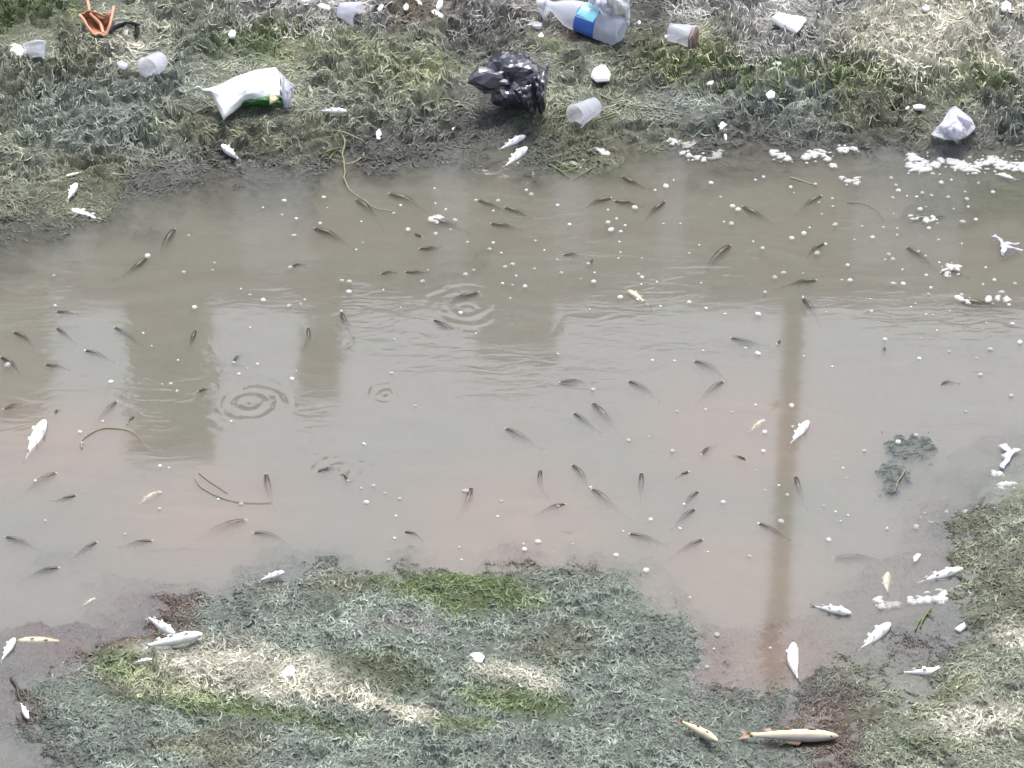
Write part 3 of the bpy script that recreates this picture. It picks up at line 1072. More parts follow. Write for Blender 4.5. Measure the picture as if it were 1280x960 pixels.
def tube(name, pts, rad, m, parent=None, seg=6, taper=.6, wob=0.0, flat=1.0):
    pts = [Vector(p) for p in pts]
    sm = []
    n_ = len(pts)
    for i in range(n_ - 1):                                   # Catmull-Rom through the drawn points
        p0, p1, p2, p3 = pts[max(0, i - 1)], pts[i], pts[i + 1], pts[min(n_ - 1, i + 2)]
        for k in range(5):
            t = k / 5
            sm.append(.5 * ((2 * p1) + (p2 - p0) * t + (2 * p0 - 5 * p1 + 4 * p2 - p3) * t * t + (3 * p1 - p0 - 3 * p2 + p3) * t ** 3))
    sm.append(pts[-1])
    v, f = [], []
    for i, p in enumerate(sm):
        t = (sm[min(i + 1, len(sm) - 1)] - sm[max(i - 1, 0)]).normalized()
        s = t.cross(Vector((0, 0, 1)))
        s = s.normalized() if s.length > 1e-6 else Vector((1, 0, 0))
        u = s.cross(t)
        r_ = rad * (1 - (1 - taper) * i / len(sm)) * (1 + .3 * mnoise.noise(p * 60))
        if wob:
            p = p + Vector((mnoise.noise(p * 28), mnoise.noise(p * 28 + Vector((9, 0, 0))), 0)) * wob
        for j in range(seg):
            a = 2 * math.pi * j / seg
            v.append(p + (s * math.cos(a) + u * math.sin(a) * flat) * r_)
    for i in range(len(sm) - 1):
        for j in range(seg):
            f.append((i * seg + j, i * seg + (j + 1) % seg, (i + 1) * seg + (j + 1) % seg, (i + 1) * seg + j))
    f += [tuple(range(seg))[::-1], tuple(range((len(sm) - 1) * seg, len(sm) * seg))]
    if parent is not None:
        v = [p - parent.location for p in v]
    return obj(name, mesh(name, v, f), m, parent)


# white wrapper, its printed face showing under the torn lower edge
def seat(px0, py0, px1, py1):
    return float(np.percentile([P(px0 + (px1 - px0) * i / 7, py0 + (py1 - py0) * j / 5).z for i in range(8) for j in range(6)], 80))


wz = seat(262, 108, 355, 142)
wr = tag(empty('food_wrapper', P(312, 132)), 'white crumpled food wrapper with green printed underside on weed', 'wrapper')
sheet('back_sheet', ruled([(253, 112), (262, 110), (273, 107), (292, 97), (318, 88), (345, 84), (349, 92)],
                          [(254, 118), (265, 120), (279, 149), (291, 141), (305, 128), (323, 125), (350, 121)], .055, .022, .028, .006, 14, 2, wz), 44, 20, M['white'], wr)
sheet('corner', ruled([(277, 141), (282, 142), (286, 141)], [(279, 150), (280, 151.5), (281, 150)], .024, .004, .0, .001, 8, 5, wz), 6, 6, M['white'], wr)
sheet('folded_end', ruled([(344, 84), (352, 92), (358, 99), (366, 105), (369, 108)], [(349, 121), (354, 128), (357, 135), (361, 134), (366, 118)], .05, .008, .012, .012, 16, 7, wz), 16, 14, M['film'], wr)
sheet('printed_face', ruled([(303, 129), (312, 124), (324, 119), (340, 117), (352, 121)], [(301, 134), (310, 134), (324, 132), (340, 134), (355, 133)], .030, .004, .010, .006, 16, 9, wz - .002), 22, 10, M['green'], wr)
sheet('printed_patch', ruled([(336, 118), (342, 119), (349, 123)], [(337, 131), (340, 130), (347, 127)], .034, .022, .004, .002, 10, 4, wz), 8, 6, M['cream'], wr)

# black bag: a crumpled hollow lump, a mouth in its front and two hanging corners
bz = seat(600, 100, 670, 138)
bag = tag(empty('black_bag', P(636, 126)), 'crumpled shiny black plastic bag lying at the edge of the weed', 'plastic bag')
bm = bmesh.new()
bmesh.ops.create_icosphere(bm, subdivisions=4, radius=1)
cen = W(636, 101, bz + .075) - bag.location
view = (cam.location - (bag.location + cen)).normalized()


rb = random.Random(5)


def rdir():
    return Vector((rb.gauss(0, 1), rb.gauss(0, 1), rb.gauss(0, 1))).normalized()


FACETS = [(rdir(), rb.uniform(.80, 1.0)) for _ in range(34)]
CREASE = [(rdir(), rb.uniform(-.5, .5), rb.uniform(.05, .13)) for _ in range(13)]
SIL = [(0, 50), (20, 51), (45, 46), (75, 41), (95, 42), (120, 39), (150, 40), (170, 49), (185, 52), (210, 44), (235, 34), (260, 27), (285, 30), (305, 46), (315, 55), (325, 52), (335, 47), (350, 48), (360, 50)]
RIGHT = Vector((1, 0, 0))
UPS = view.cross(RIGHT).normalized()
PX = mpp(636, 101)
mouth = (view + Vector((-.10, 0, -.05))).normalized()
for v in bm.verts:
    d = v.co.normalized()
    r_ = min(1.12, min(h_ / max(.05, d.dot(n_)) for n_, h_ in FACETS))
    for n_, c_, a_ in CREASE:
        r_ -= a_ * max(0, 1 - abs(d.dot(n_) - c_) / .28)
    r_ += .05 * mnoise.noise(d * 7)
    dm = d.dot(mouth)
    if dm > .80:
        r_ -= .24 * ((dm - .80) / .20) ** .8
    ang = math.degrees(math.atan2(d.dot(UPS), d.dot(RIGHT))) % 360
    rad = np.interp(ang, [q[0] for q in SIL], [q[1] for q in SIL]) * PX
    lat = math.hypot(d.dot(UPS), d.dot(RIGHT))
    k = r_ * 1.12
    v.co = (RIGHT * d.dot(RIGHT) + UPS * d.dot(UPS)) * rad * k + view * d.dot(view) * .085 * k + cen
    v.co.z = max(v.co.z, -.008)
me = bpy.data.meshes.new('crumpled_body')
bm.to_mesh(me)
bm.free()
me.polygons.foreach_set('use_smooth', np.zeros(len(me.polygons), bool))
obj('crumpled_body', me, M['black'], bag)
sheet('hanging_corner', ruled([(640, 112), (652, 108), (664, 106)], [(655, 133), (663, 143), (667, 142)], .10, .004, .02, .016, 22, 3, bz + .01), 12, 16, M['black'], bag)
sheet('hanging_corner', ruled([(667, 96), (677, 90), (686, 80)], [(673, 141), (677, 143), (682, 136)], .11, .004, .02, .018, 22, 8, bz + .01), 12, 16, M['black'], bag)

# water bottle
bt_a, bt_b = P(690, 24, .040), P(776, 56, .040)
bot = empty('water_bottle', bt_a)
along(bot, bt_a, bt_b)
tag(bot, 'clear plastic water bottle with blue label lying on the bank', 'bottle')
L = (bt_b - bt_a).length
prof = [(-.025, .013), (.0, .013), (.008, .016), (.03, .028), (.06, .039), (.085, .0425)]
x = .10
while x < L - .02:
    prof += [(x, .0425 if int(x * 1000 / 14) % 2 else .0405)]
    x += .007
prof += [(L - .018, .0425), (L - .008, .041), (L, .034), (L + .002, .028), (L - .012, .012), (L - .014, .002)]
obj('body', lathe(prof, 32, 'bottle_body', .16, 4.0, False, True), M['bottle'], bot)
lab_x0, lab_x1 = L * .42, L * .70
obj('label', lathe([(lab_x0, .0437), (lab_x0 + .004, .0440), (lab_x1 - .004, .0440), (lab_x1, .0437)], 32, 'bottle_label', .16, 4.0), M['blue'], bot)
# pale upper band and a white wave printed on the label
for (a0, a1, x0, x1, m) in ((35, 150, .05, .95, 'aqua'), (-5, 18, .25, .62, 'white'), (60, 80, .2, .8, 'blue'), (100, 118, .25, .55, 'white')):
    v, f = [], []
    k = 12
    for i in range(k + 1):
        a = R(a0 + (a1 - a0) * i / k)
        for xx in (x0, x1):
            xw = lab_x0 + (lab_x1 - lab_x0) * (xx + .04 * math.sin(i * .9))
            q = .0452 if m != 'aqua' else .0446
            q *= 1 + .16 * mnoise.noise(Vector((xw * 22 + 4.0, math.cos(a) * 1.4, math.sin(a) * 1.4)))
            v.append((xw, q * math.cos(a), q * math.sin(a)))
    f = [(2 * i, 2 * i + 1, 2 * i + 3, 2 * i + 2) for i in range(k)]
    obj('print', mesh('label_print', v, f), M[m], [c_ for c_ in bot.children if c_.name.startswith('label')][0])
obj('cap', lathe([(-.044, .003), (-.044, .015), (-.022, .016), (-.022, .012)], 20, 'bottle_cap'), M['white'], bot)

# white sheet rubbish around the bottle
z0 = seat(738, 10, 786, 32)
pb = tag(empty('plastic_bag', P(762, 30)), 'white crumpled plastic bag standing behind the water bottle', 'plastic bag')
sheet('film', ruled([(737, -8), (748, -12), (757, -2), (762, -12), (775, -14), (788, -10)], [(733, 22), (742, 26), (754, 26), (764, 29), (776, 31), (787, 32)], .11, .004, .035, .022, 16, 12, z0), 26, 18, M['film'], pb)
sheet('film', ruled([(758, -6), (770, -12), (787, -8)], [(760, 22), (772, 24), (785, 25)], .13, .03, .03, .014, 14, 14, z0), 16, 14, M['white'], pb)


def flat_piece(name, outline, m, label, cat, h=.008, z_=None, group=None, tilt=0.0, seed=0):
    """a scrap with an irregular outline, a domed top and real thickness, lying on what is under it"""
    cx_, cy_ = sum(p[0] for p in outline) / len(outline), sum(p[1] for p in outline) / len(outline)
    base = P(cx_, cy_) if z_ is None else W(cx_, cy_, z_)
    pts = [W(px_, py_, base.z) - base for px_, py_ in outline]
    n_ = len(pts)
    v, f = [], []
    for (k, zz) in ((.80, -.004), (1.0, h * .35), (.92, h * .8), (.55, h * 1.05)):
        for i, p in enumerate(pts):
            v.append((p.x * k, p.y * k, zz + p.y * tilt + .25 * h * mnoise.noise(Vector((i * 1.3 + seed, k * 3, seed)))))
    f.append(tuple(range(n_))[::-1])
    for r_ in range(3):
        for i in range(n_):
            j = (i + 1) % n_
            f.append((r_ * n_ + i, r_ * n_ + j, (r_ + 1) * n_ + j, (r_ + 1) * n_ + i))
    v.append((0, 0, h * 1.1))
    for i in range(n_):
        f.append((3 * n_ + i, 3 * n_ + (i + 1) % n_, 4 * n_))
    me = mesh(name, v, f, False)
    o = obj(name, me, m, None, base)
    return tag(o, label, cat, group)


def blob_outline(cx_, cy_, rx, ry, k=9, rough=.25, rot=0.0):
    out = []
    for i in range(k):
        a = 2 * math.pi * i / k
        q = 1 + random.uniform(-rough, rough)
        X, Y = rx * q * math.cos(a), ry * q * math.sin(a)
        out.append((cx_ + X * math.cos(rot) - Y * math.sin(rot), cy_ + X * math.sin(rot) + Y * math.cos(rot)))
    return out[::-1]


SC = [
    ([(738, 98), (741, 90), (751, 85), (757, 85), (760, 90), (764, 97), (761, 103), (745, 104)], 'styro', 'white foam chunk on weed above the tipped cup', .03),
    ([(963, 27), (972, 20), (985, 23), (1008, 27), (1000, 40), (995, 44), (978, 36)], 'white', 'white torn sheet with a notched edge on grey dry weed', .02),
    ([(1177, 40), (1190, 33), (1198, 40), (1191, 49), (1185, 44)], 'styro', 'white hooked foam scrap on pale dry weed', .02),
    ([(1249, 8), (1258, 3), (1264, 8), (1263, 16), (1252, 15)], 'styro', 'round white foam lump near the top of the pale dry weed', .02),
    ([(1152, 11), (1157, 7), (1163, 10), (1160, 14), (1155, 14)], 'styro', 'small white foam crumb on pale dry weed', .012),
    ([(882, 104), (888, 97), (895, 99), (890, 107), (884, 108)], 'styro', 'white oblong pellet on the green band of weed', .012),
    ([(957, 119), (963, 114), (969, 117), (968, 123), (960, 124)], 'styro', 'round white pellet on grey green weed', .012),
    ([(1125, 134), (1131, 130), (1138, 133), (1135, 138), (1127, 138)], 'styro', 'oval white pellet beside a short white stick', .012),
    ([(1141, 133), (1150, 132), (1157, 134), (1156, 137), (1142, 137)], 'white', 'short white stick beside an oval pellet', .006),
    ([(959, 78), (968, 77), (977, 80), (974, 82), (960, 81)], 'white', 'thin white stick at the edge of the dry weed', .006),
    ([(285, 44), (289, 39), (295, 41), (294, 47), (287, 48)], 'styro', 'round white foam pellet above the food wrapper', .015),
    ([(228, 14), (232, 12), (234, 18), (233, 24), (229, 23)], 'white', 'small upright white chip on grey weed', .012),
    ([(10, 62), (17, 57), (26, 60), (32, 67), (26, 73), (14, 70)], 'styro', 'white egg shaped foam lump beside a cup', .025),
    ([(470, 166), (474, 162), (477, 167), (475, 175), (471, 174)], 'styro', 'small white foam chip near the looping stem', .008),
    ([(562, 159), (567, 156), (574, 160), (573, 165), (566, 164)], 'styro', 'white oval foam chip at the waterline', .010),
    ([(583, 823), (590, 818), (600, 817), (606, 822), (602, 830), (593, 829)], 'styro', 'bright white scrap on the algae mound', .012),
    ([(352, 842), (358, 836), (366, 833), (370, 839), (364, 847), (354, 846)], 'styro', 'white crumb on the palest part of the algae mound', .010),
    ([(372, 4), (378, -3), (392, -2), (402, -1), (401, 4), (390, 6), (380, 9)], 'white', 'white folded paper at the top of the bank', .02),
    ([(396, 10), (401, 6), (407, 9), (413, 11), (412, 14), (404, 14)], 'white', 'small bent white strip beside a crushed cup', .01),
    ([(472, 12), (477, 6), (480, 8), (476, 14), (473, 15)], 'styro', 'white sliver beside the crushed cup', .01),
    ([(504, 9), (508, 5), (511, 8), (510, 13), (505, 13)], 'styro', 'white crumb on reddish soil', .01),
    ([(534, 20), (542, 15), (548, 18), (555, 22), (552, 25), (543, 23)], 'white', 'white boat shaped scrap on grey soil', .012),
    ([(546, 8), (550, 0), (554, 2), (553, 10), (548, 15), (545, 13)], 'white', 'white curled strip above the boat shaped scrap', .012),
    ([(517, -3), (521, -4), (524, 3), (528, 8), (525, 9), (519, 4)], 'white', 'narrow white strip on reddish soil', .01),
    ([(555, 14), (558, 12), (560, 14), (557, 17)], 'styro', 'tiny white crumb beside the boat shaped scrap', .008),
    ([(672, 15), (681, 4), (690, 14), (680, 26)], 'white', 'white square card leaning on the bottle neck', .03),
    ([(660, 30), (670, 29), (679, 32), (677, 36), (664, 36)], 'film', 'grey plastic scrap beside the bottle neck', .01),
    ([(830, 47), (836, 45), (845, 50), (849, 53), (842, 55), (834, 52)], 'white', 'small white tag in front of the crushed cup with brown lid', .01),
    ([(1260, 6), (1275, 2), (1284, 8), (1272, 12)], 'film', 'thin plastic flake beside the round foam lump', .006),
    ([(1193, 788), (1199, 784), (1206, 780), (1207, 786), (1200, 791)], 'white', 'white chip on weed beside the muddy pool', .008),
    ([(672, 46), (677, 42), (680, 46), (676, 50)], 'styro', 'small round white pellet between the black bag and bottle', .012),
    ([(797, 28), (800, 25), (803, 29), (799, 32)], 'styro', 'tiny white pellet by the white plastic bag', .008),
    ([(145, 80), (152, 76), (160, 82), (158, 86), (149, 84)], 'film', 'pale translucent chip beside the white cup', .006),
    ([(1141, 697), (1147, 692), (1152, 694), (1146, 702), (1142, 703)], 'foam', 'white flake above the long white dead fish', .004),
]
for i, (ol, m, lab, h_) in enumerate(SC):
    nm = 'foam_chunk' if m == 'styro' else 'plastic_scrap'
    flat_piece(nm, ol[::-1], M[m], lab, 'foam chunk' if m == 'styro' else 'scrap', h_ * (.5 if m == 'styro' else 1), seed=i)

# cups


def cup(mouth_px, base_px, r_mouth, r_base, m, label, z_, dent=.0, lid=None):
    gz_ = P((mouth_px[0] + base_px[0]) / 2, (mouth_px[1] + base_px[1]) / 2 + 6).z + .006
    a, b_ = W(mouth_px[0], mouth_px[1], gz_ + z_[0]), W(base_px[0], base_px[1], gz_ + z_[1])
    o = empty('plastic_cup', a)
    along(o, a, b_)
    L_ = (b_ - a).length
    n_ = 10
    prof = [(.0, r_mouth * 1.0)] + [(L_ * i / n_, r_mouth + (r_base - r_mouth) * i / n_ - (.0012 if i % 3 == 0 else 0)) for i in range(1, n_ + 1)] + [(L_ - .002, r_base * .8), (L_ - .006, r_base * .7), (L_ - .006, .001)]
    obj('wall', lathe(prof, 28, 'cup_wall', dent, random.uniform(0, 9)), m, o)
    rr = r_mouth + .0016
    obj('rim', lathe([(-.0015, rr - .002), (-.0025, rr), (.0, rr + .0012), (.0025, rr), (.0015, rr - .002)], 28, 'cup_rim', dent, random.uniform(0, 9)), M['film'], o)
    if lid:
        obj('lid', lathe([(-.004, .001), (-.006, r_mouth * .5), (-.004, r_mouth * .9), (.006, r_mouth * 1.12)], 24, 'cup_lid', .12, 2), lid, o)
    return tag(o, label, 'cup', 'discarded plastic cups')


cup((720, 145), (744, 132), .032, .024, M['filmclear'], 'clear ribbed plastic cup tipped over at the water edge', (.028, .030))
cup((185, 86), (201, 74), .034, .024, M['film'], 'cloudy white plastic cup on its side, open end showing', (.026, .030))
cup((43, 55), (46, 74), .030, .024, M['filmclear'], 'clear plastic cup leaning in the weed beside the foam lump', (.045, .012))
cup((447, 18), (426, 14), .034, .026, M['film'], 'crushed cloudy plastic cup near reddish soil', (.026, .026), .25)
cup((868, 47), (838, 40), .030, .026, M['filmclear'], 'crushed clear cup with a brown lid on dry weed', (.026, .028), .3, M['brownlid'])

# folded clear bag by the waterline
z1 = seat(1172, 158, 1210, 174)
cb = tag(empty('clear_bag', P(1190, 172)), 'clear crumpled plastic bag standing in a peak above the froth strip', 'plastic bag')
sheet('film', ruled([(1165, 166), (1178, 152), (1187, 136), (1194, 132), (1204, 140), (1214, 148), (1219, 158)], [(1164, 168), (1172, 171), (1182, 174), (1196, 176), (1204, 173), (1212, 168), (1219, 160)], .07, .004, .03, .012, 12, 21, z1), 26, 18, M['film'], cb)
sheet('fold', ruled([(1180, 158), (1190, 146), (1200, 152), (1209, 164)], [(1179, 171), (1190, 175), (1200, 175), (1207, 170)], .055, .006, .022, .012, 14, 25, z1 + .012), 14, 12, M['film'], cb)

# orange leaf, cupped, its lobes curling up
z2 = seat(105, 22, 138, 44)
lf = tag(empty('dry_leaf', P(124, 38)), 'orange curled dry leaf with raised pointed lobes on weed', 'leaf')
sheet('blade', ruled([(99, 19), (110, 13), (120, 15), (130, 20), (139, 14), (142, 9)], [(105, 26), (117, 43), (123, 44), (128, 43), (133, 44), (141, 22)], .05, .008, -.018, .010, 12, 31, z2), 24, 16, M['orange'], lf, .002)
for (a, hz) in (([(99, 19), (104, 24), (110, 34), (118, 44)], (.052, .046, .030, .012)), ([(142, 9), (140, 20), (137, 32), (132, 45)], (.06, .05, .035, .012)), ([(118, 44), (124, 42), (132, 45)], (.012, .014, .012)),
                ([(113, 17), (120, 24), (126, 31), (129, 42)], (.045, .035, .024, .016)), ([(118, 15), (127, 22), (136, 18), (142, 10)], (.045, .040, .045, .058))):
    tube('rolled_edge', [W(p[0], p[1], z2 + q) for p, q in zip(a, hz)], .0052, M['orangepale'], lf, 7, .8)
tube('stalk', [W(109, -6, z2 + .055), W(110, 3, z2 + .055), W(112, 14, z2 + .048)], .0048, M['orangepale'], lf, 7, .9)
z3 = seat(140, 26, 172, 38)
dk = tag(empty('black_scrap', P(155, 34)), 'black curved rubber scrap beside the orange leaf', 'scrap')
sheet('strip', ruled([(136, 30), (146, 25), (158, 25), (168, 28), (175, 31)], [(137, 41), (146, 36), (157, 31), (166, 31), (175, 32)], .022, .006, .006, .004, 10, 33, z3), 16, 8, M['darkscrap'], dk, .004)

# white splayed film in the water by the picture's right-hand shore
sp = tag(empty('torn_film', W(1256, 307)), 'white torn plastic film with spread ragged arms floating in the water', 'scrap')
for a in ([(1238, 294), (1244, 295), (1250, 300), (1256, 307)], [(1256, 307), (1254, 313), (1252, 319)], [(1254, 308), (1262, 303), (1269, 304), (1277, 303)], [(1255, 308), (1264, 309), (1271, 311), (1278, 315)]):
    tube('arm', [W(p[0], p[1], .006 + .006 * math.sin(i * 2.1)) for i, p in enumerate(a)], .0095, M['film'], sp, 10, .35, .012, .22)
sp2 = tag(empty('torn_film', W(1260, 570)), 'white torn plastic film caught at the specked weed shore', 'scrap')
for a in ([(1266, 559), (1265, 568), (1259, 576), (1254, 585)], [(1252, 556), (1258, 562), (1264, 566)], [(1254, 572), (1260, 570), (1266, 572)]):
    tube('arm', [W(p[0], p[1], .006) for p in a], .012, M['film'], sp2, 10, .35, .012, .22)

# stems and reeds


def stem(name, label, lines, rad, m, z_=.004):
    p0 = lines[0][0]
    root = tag(empty(name, P(p0[0], p0[1])), label, 'plant stem')
    for ln in lines:
        tube('stalk', [P(p[0], p[1], z_) for p in ln], rad * .72, m, root, 6, .5, .005)
    return root


stem('water_weed', 'long pale green looping weed stem trailing into the water', [[(402, 163), (414, 166), (424, 166), (430, 178), (428, 196), (432, 216), (431, 228), (438, 240), (450, 248), (470, 262), (490, 266)],
     [(424, 166), (440, 171), (452, 177), (457, 187), (450, 200), (434, 206), (426, 203)]], .0042, M['stem'])
stem('weed_sprig', 'small green leafy sprig inside the looping stem', [[(400, 196), (410, 190), (424, 186), (436, 184)], [(404, 186), (414, 194), (428, 200)], [(412, 200), (420, 190), (430, 196)], [(398, 190), (408, 199), (418, 202)]], .0040, M['stemgreen'])
stem('reed', 'thin straight pale reed lying across the weed beyond the tipped cup', [[(748, 122), (770, 131), (800, 137), (840, 142), (866, 150), (893, 161)]], .0030, M['stem'], .010)
stem('water_weed', 'pale hooped stem standing out of the pinkish water', [[(101, 562), (103, 552), (112, 543), (126, 537), (142, 536), (160, 538), (172, 546), (184, 562)]], .0030, M['stem'], .002)
stem('water_weed', 'beaded pale stem curving on the water below the ring ripples', [[(243, 597), (251, 609), (266, 618), (284, 626), (304, 629), (340, 629)], [(249, 592), (262, 602), (284, 617)]], .0026, M['stem'], .002)
stem('twig', 'short pale twig on the smaller dark reflection patch', [[(1130, 590), (1124, 602), (1117, 616)]], .0030, M['stem'], .003)
stem('water_weed', 'pale arched stem under bubbles near the far bank', [[(1058, 252), (1078, 254), (1094, 262), (1106, 275)]], .0030, M['stem'], -.002)
stem('weed_sprig', 'bent green stalks below the tipped cup', [[(770, 144), (752, 151), (741, 156), (734, 166)], [(716, 146), (700, 150), (682, 152)], [(742, 154), (744, 163)], [(700, 140), (712, 136), (720, 146)]], .0040, M['stemgreen'], .008)
stem('weed_sprig', 'yellow green sprig beside the white froth in the muddy pool', [[(1165, 762), (1156, 772), (1148, 780), (1142, 790)], [(1156, 772), (1150, 786)], [(1160, 768), (1168, 774)]], .0036, M['stemgreen'])
stem('twig', 'dark curved twig on reddish mud beside a white dead fish', [[(14, 849), (21, 860), (24, 874), (34, 888), (48, 896), (58, 898)]], .0055, M['stemdark'])
stem('water_weed', 'pale stick floating where froth gathers off the far bank', [[(987, 223), (1000, 226), (1012, 231), (1020, 233)]], .0038, M['stem'], .003)
stem('water_weed', 'bent pale stalk lying on weed near the black bag', [[(528, 134), (545, 128), (562, 126), (576, 133), (582, 140)]], .0034, M['stem'], .006)
stem('weed_sprig', 'tangle of green weed floating below the tipped cup', [[(688, 196), (700, 206), (716, 214), (734, 222)], [(736, 202), (722, 210), (706, 216), (692, 210)], [(700, 198), (712, 206), (730, 208)], [(686, 206), (700, 214), (712, 224)], [(740, 210), (728, 218), (716, 226)]], .0034, M['stemgreen'], .003)

# ------------------------------------------------------------------ froth and bubbles


def froth(circles, label, m='foam', h=.0014, group='froth patches along the waterline', name='froth_patch', cat='froth', zoff=0.0):
    """a raft of froth: lumps run together, ragged at the edge"""
    pts = [(W(cx_, cy_), r_ * mpp(cx_, cy_)) for cx_, cy_, r_ in circles]
    c0 = sum((p for p, _ in pts), Vector()) / len(pts)
    lo = Vector((min(p.x - r_ * 1.3 for p, r_ in pts), min(p.y - r_ * 2 for p, r_ in pts), 0))
    hi = Vector((max(p.x + r_ * 1.3 for p, r_ in pts), max(p.y + r_ * 2 for p, r_ in pts), 0))
    cs = .0025
    nx, ny = int((hi.x - lo.x) / cs) + 2, int((hi.y - lo.y) / cs) + 2
    xs, ys = lo.x + np.arange(nx) * cs, lo.y + np.arange(ny) * cs
    X, Y = np.meshgrid(xs, ys)
    fld = np.full(X.shape, -1.0)
    for p, r_ in pts:
        fld = np.maximum(fld, 1 - ((X - p.x) ** 2 + ((Y - p.y) / 1.35) ** 2) / (r_ * r_))
    fld += 1.5 * fbm(X * 48, Y * 105, 5, 7) - .18
    Z = h * np.sqrt(np.clip(fld, 0, 1)) * (1 + .5 * pn(X * 160, Y * 160, 4))
    idx = -np.ones(X.shape, int)
    v, f = [], []
    inside = fld > 0

    def vid(j, i):
        if idx[j, i] < 0:
            idx[j, i] = len(v)
            v.append((X[j, i] - c0.x, Y[j, i] - c0.y, Z[j, i] if inside[j, i] else -.003))
        return idx[j, i]
    for j in range(ny - 1):
        for i in range(nx - 1):
            if inside[j, i] or inside[j, i + 1] or inside[j + 1, i] or inside[j + 1, i + 1]:
                f.append((vid(j, i), vid(j, i + 1), vid(j + 1, i + 1), vid(j + 1, i)))
    if not f:
        return None
    o = obj(name, mesh(name, v, f), M[m], None, (c0.x, c0.y, max(.001, float(ground_z(c0.x, c0.y)) + .002) + zoff))
    o['label'] = label
    o['category'] = cat
    o['group'] = group
    return o


froth([(x_, 205 + 3 * math.sin(x_ * .11) + random.uniform(-3, 3), random.uniform(5, 9)) for x_ in range(1142, 1300, 9)], 'long ragged strip of white froth along the far waterline')
froth([(1137, 194, 5), (1146, 198, 6), (1155, 202, 5), (1140, 200, 4)], 'white froth clump at the end of the long froth strip')
froth([(815, 171, 5), (825, 171, 6), (834, 175, 6), (842, 180, 4)], 'froth patch floating between the tipped cup and reed end')
froth([(848, 178, 5), (858, 181, 6), (867, 182, 5)], 'small grey froth patch beside a larger white one', 'foamgrey')
froth([(853, 191, 4), (862, 194, 4), (871, 196, 4), (879, 199, 4)], 'thin slanting streak of white froth')
froth([(893, 194, 7), (899, 191, 5)], 'rounded grey froth lump by the end on dead fish', 'foamgrey')
froth([(745, 187, 5), (752, 190, 6), (758, 191, 4)], 'oval white froth patch below the tipped cup')
froth([(705, 202, 5), (715, 205, 6), (722, 207, 5), (728, 198, 5)], 'froth caught in the floating green tangle', 'foamgrey')
froth([(967, 190, 5), (976, 193, 7), (984, 198, 5)], 'white froth patch left of a longer lump', 'foam')
froth([(1008, 195, 6), (1017, 192, 7), (1026, 191, 6), (1034, 198, 4), (1040, 206, 4)], 'white froth lump trailing a grey tail', 'foam')
froth([(1051, 188, 4), (1060, 187, 5), (1068, 186, 4)], 'flat froth bar beside the green weed edge', 'foam')
froth([(1052, 222, 3), (1060, 225, 4), (1070, 226, 5)], 'froth streak floating off the bank below the flat bar', 'foam')
froth([(1140, 750, 5), (1150, 749, 5), (1160, 749, 5), (1170, 748, 5), (1180, 744, 7), (1176, 750, 5)], 'white froth strip in the muddy pool above the sprig')
froth([(1098, 750, 6), (1103, 757, 4)], 'froth lump at the end of the pool beside small bubbles')
froth([(1112, 756, 5), (1120, 755, 5)], 'dirty froth ring between two white froth lumps', 'foamgrey')
froth([(1242, 591, 4), (1250, 592, 4)], 'white froth fleck on the specked shore', 'foam')
froth([(1252, 606, 5), (1260, 604, 4), (1266, 602, 4)], 'white froth specks below the torn film', 'foam')
froth([(540, 273, 4), (546, 274, 5), (549, 271, 4)], 'froth clump riding on a dark fish', 'foam')
froth([(1183, 340, 6), (1189, 333, 6), (1196, 333, 5)], 'pair of froth lumps lying on a dark fish', 'foam')
froth([(1236, 374, 5), (1246, 373, 4), (1258, 374, 4)], 'froth bar on the back of the long olive fish', 'foam')
froth([(1198, 371, 4), (1203, 374, 4), (1210, 377, 3)], 'froth knot at the head of the long olive fish', 'foam')
froth([(1138, 271, 3), (1147, 272, 3), (1158, 275, 4), (1166, 272, 4)], 'froth string along the longest pale fish', 'foam')
froth([(1146, 658, 3), (1207, 640, 3), (1216, 645, 3)], 'froth fleck on the weed fringe', 'foamgrey')

froth([(1116, 556, 9), (1128, 552, 11), (1142, 551, 11), (1155, 552, 10), (1162, 560, 8), (1150, 565, 10), (1134, 568, 10), (1120, 565, 8)], 'broad dark green patch shaped as a reflection on the water', 'weed', .004, 'dark reflection patches in the water', 'reflection_patch', 'weed', -.0042)  # this and the next: dark reflections in the water, modelled as solid patches
froth([(1104, 590, 8), (1112, 586, 10), (1124, 588, 10), (1130, 598, 8), (1116, 602, 10), (1114, 614, 8)], 'dark green patch shaped as a reflection, pale twig across it', 'weed', .004, 'dark reflection patches in the water', 'reflection_patch', 'weed', -.0042)

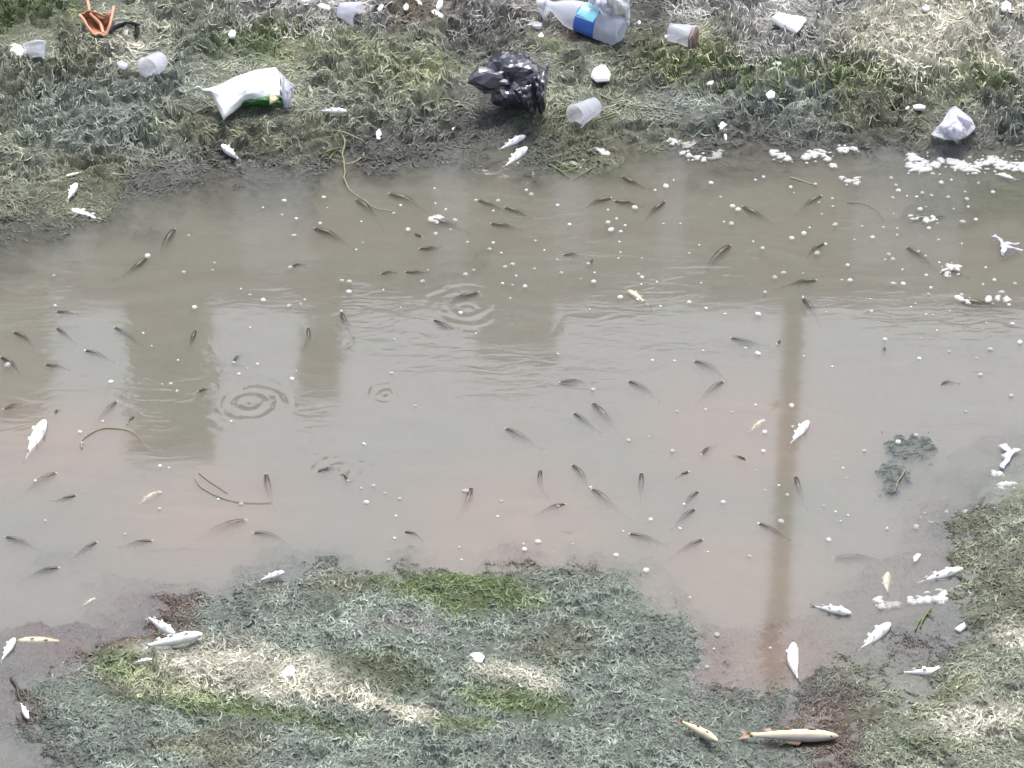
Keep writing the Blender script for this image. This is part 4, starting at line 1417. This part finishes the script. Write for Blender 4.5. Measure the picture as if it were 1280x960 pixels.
BUB = [
    (0, 240, 3.2, "1137 35 1052 63 1128 92 1185 107 1175 175 755 175 858 285 850 313 735 322 215 335 963 388 1000 412 1053 433 1218 432 1202 450 1155 457 778 462 1000 543 573 565 606 617 712 673 30 693 1030 688 990 706 956 728 1185 718 1168 748 683 768 708 797 648 770 443 760 220 455 320 960 410 918 340 635 590 256 936 682 925 918"),
    (350, 220, 3.2, "618 50 175 85 18 100 190 128 65 172 160 190 325 183 57 238 305 295 332 267 622 110 663 135 482 118 455 150 512 215 682 215 622 233 700 178 872 100 853 140 783 97 985 57 1005 75 1110 118 1158 195 1022 260 1057 297 853 268 838 293 885 308 750 265 900 365 930 355 1018 372 945 400 890 430 930 437 980 442 742 395 775 377 570 422 592 377 1108 335 1125 388 1203 412 1255 423 1258 387 920 490 482 527 457 655 783 630 722 548 1238 535 1110 713 65 783 48 815 445 790 540 920 275 463 247 420 277 424 97 495 33 522 80 515 413 456 40 367 860 188 245 540"),
    (640, 220, 4, "480 232 523 213 495 270 566 248 543 278 537 330 542 382 532 412 413 485 408 528 648 412 650 507 646 543 632 490 724 530 541 607 628 618 742 652 614 158 757 240 842 240 887 388 936 346 1060 230 1097 240 1103 152 1130 168 1043 105 1205 328 1253 362 945 537 885 632 970 662 1065 690 1230 692 1265 582 955 873 1167 860 1228 888 702 922 812 925 808 22 995 35 1217 20 715 72 770 52 480 170 380 440"),
    (920, 220, 3.556, "122 5 88 17 243 50 258 76 352 38 428 100 368 118 430 135 382 170 327 230 302 256 248 277 440 217 560 225 655 228 526 283 607 273 717 235 716 262 700 168 697 98 760 90 803 93 828 76 870 88 943 95 968 147 845 138 818 148 912 30 957 18 1078 33 1142 72 1018 72 1026 104 1032 138 1066 194 1007 205 857 233 900 285 1004 302 812 335 842 356 740 416 846 442 678 350 697 372 663 372 496 397 470 463 507 464 172 453 210 432 297 434 128 518 97 615 402 607 597 548 602 602 632 650 743 480 700 480 866 497 855 525 797 568 778 583 845 615 875 618 950 602 1110 407 1148 463 1240 480 1098 482 1180 518 1213 573 892 687 662 727 818 722 948 782 1130 772 1068 810 815 812 428 848 302 803 42 765 97 792 1085 885 1262 740 1228 658 1112 655 690 10 710 42 722 65 398 303 360 345 298 538 183 748"),
    (0, 460, 4, "395 323 512 268 177 565 800 490 845 500 797 705 1205 682 1092 658 625 832 225 765 797 625 760 865 408 378"),
    (300, 480, 4, "877 110 605 523 632 592 725 547 798 575 780 660 668 510 1128 537 773 772 1097 818 743 880 620 300 1107 880 540 485"),
    (600, 460, 4, "88 743 107 667 565 110 985 218 1128 208 1258 222 843 345 963 418 743 363 715 817 1000 803 1138 920 1215 672 1020 682 853 758 390 692 217 880 222 908 290 870 680 937 462 882 553 597 1045 520"),
    (920, 460, 3.556, "87 165 247 168 252 262 127 286 122 370 92 457 570 370 475 445 492 490 390 615 465 682 442 640 497 655 190 522 130 545 228 566 672 715 412 765 60 838 1020 195 1222 125 1148 625 1070 620 100 692 200 684 720 330 800 300"),
    (640, 660, 4, "975 122 1010 605 1025 535 975 697 890 350 670 213 525 137"),
    (880, 660, 3.2, "265 480 40 485 10 555 785 305 705 320"),
]


def bubble_mesh(seed):
    bm = bmesh.new()
    bmesh.ops.create_icosphere(bm, subdivisions=2, radius=1)
    for v in bm.verts:
        d = v.co.copy()
        v.co *= 1 + .16 * mnoise.noise(d * 1.3 + Vector((seed * 3.1, 0, 0)))
        v.co.z *= .62
        v.co.z += .12
    me = bpy.data.meshes.new('bubble')
    bm.to_mesh(me)
    bm.free()
    me.polygons.foreach_set('use_smooth', np.ones(len(me.polygons), bool))
    me.materials.append(M['foam'])
    return me


BM = [bubble_mesh(i) for i in range(5)]
BG = [bubble_mesh(i + 7) for i in range(3)]
for me in BG:
    me.materials[0] = M['foamgrey']
seen = []
for (ox, oy, sc, txt) in BUB:
    q = [float(t) for t in txt.split()]
    for bx, by in zip(q[::2], q[1::2]):
        X, Y = ox + bx / sc, oy + by / sc
        if any(abs(X - a) < 4 and abs(Y - c_) < 3.5 for a, c_ in seen):
            continue
        seen.append((X, Y))
        p = W(X, Y)
        big = random.random()
        r_ = (.0028 + .0046 * big ** 2.2)
        o = obj('bubble', random.choice(BM if random.random() < .5 else BG), None, None, (p.x, p.y, .0005), (0, 0, random.uniform(0, 6.3)), (r_ * random.uniform(.9, 1.35), r_, r_))
        tag(o, 'small white froth bubble floating on the murky water', 'bubble', 'white froth bubbles scattered over the pond')
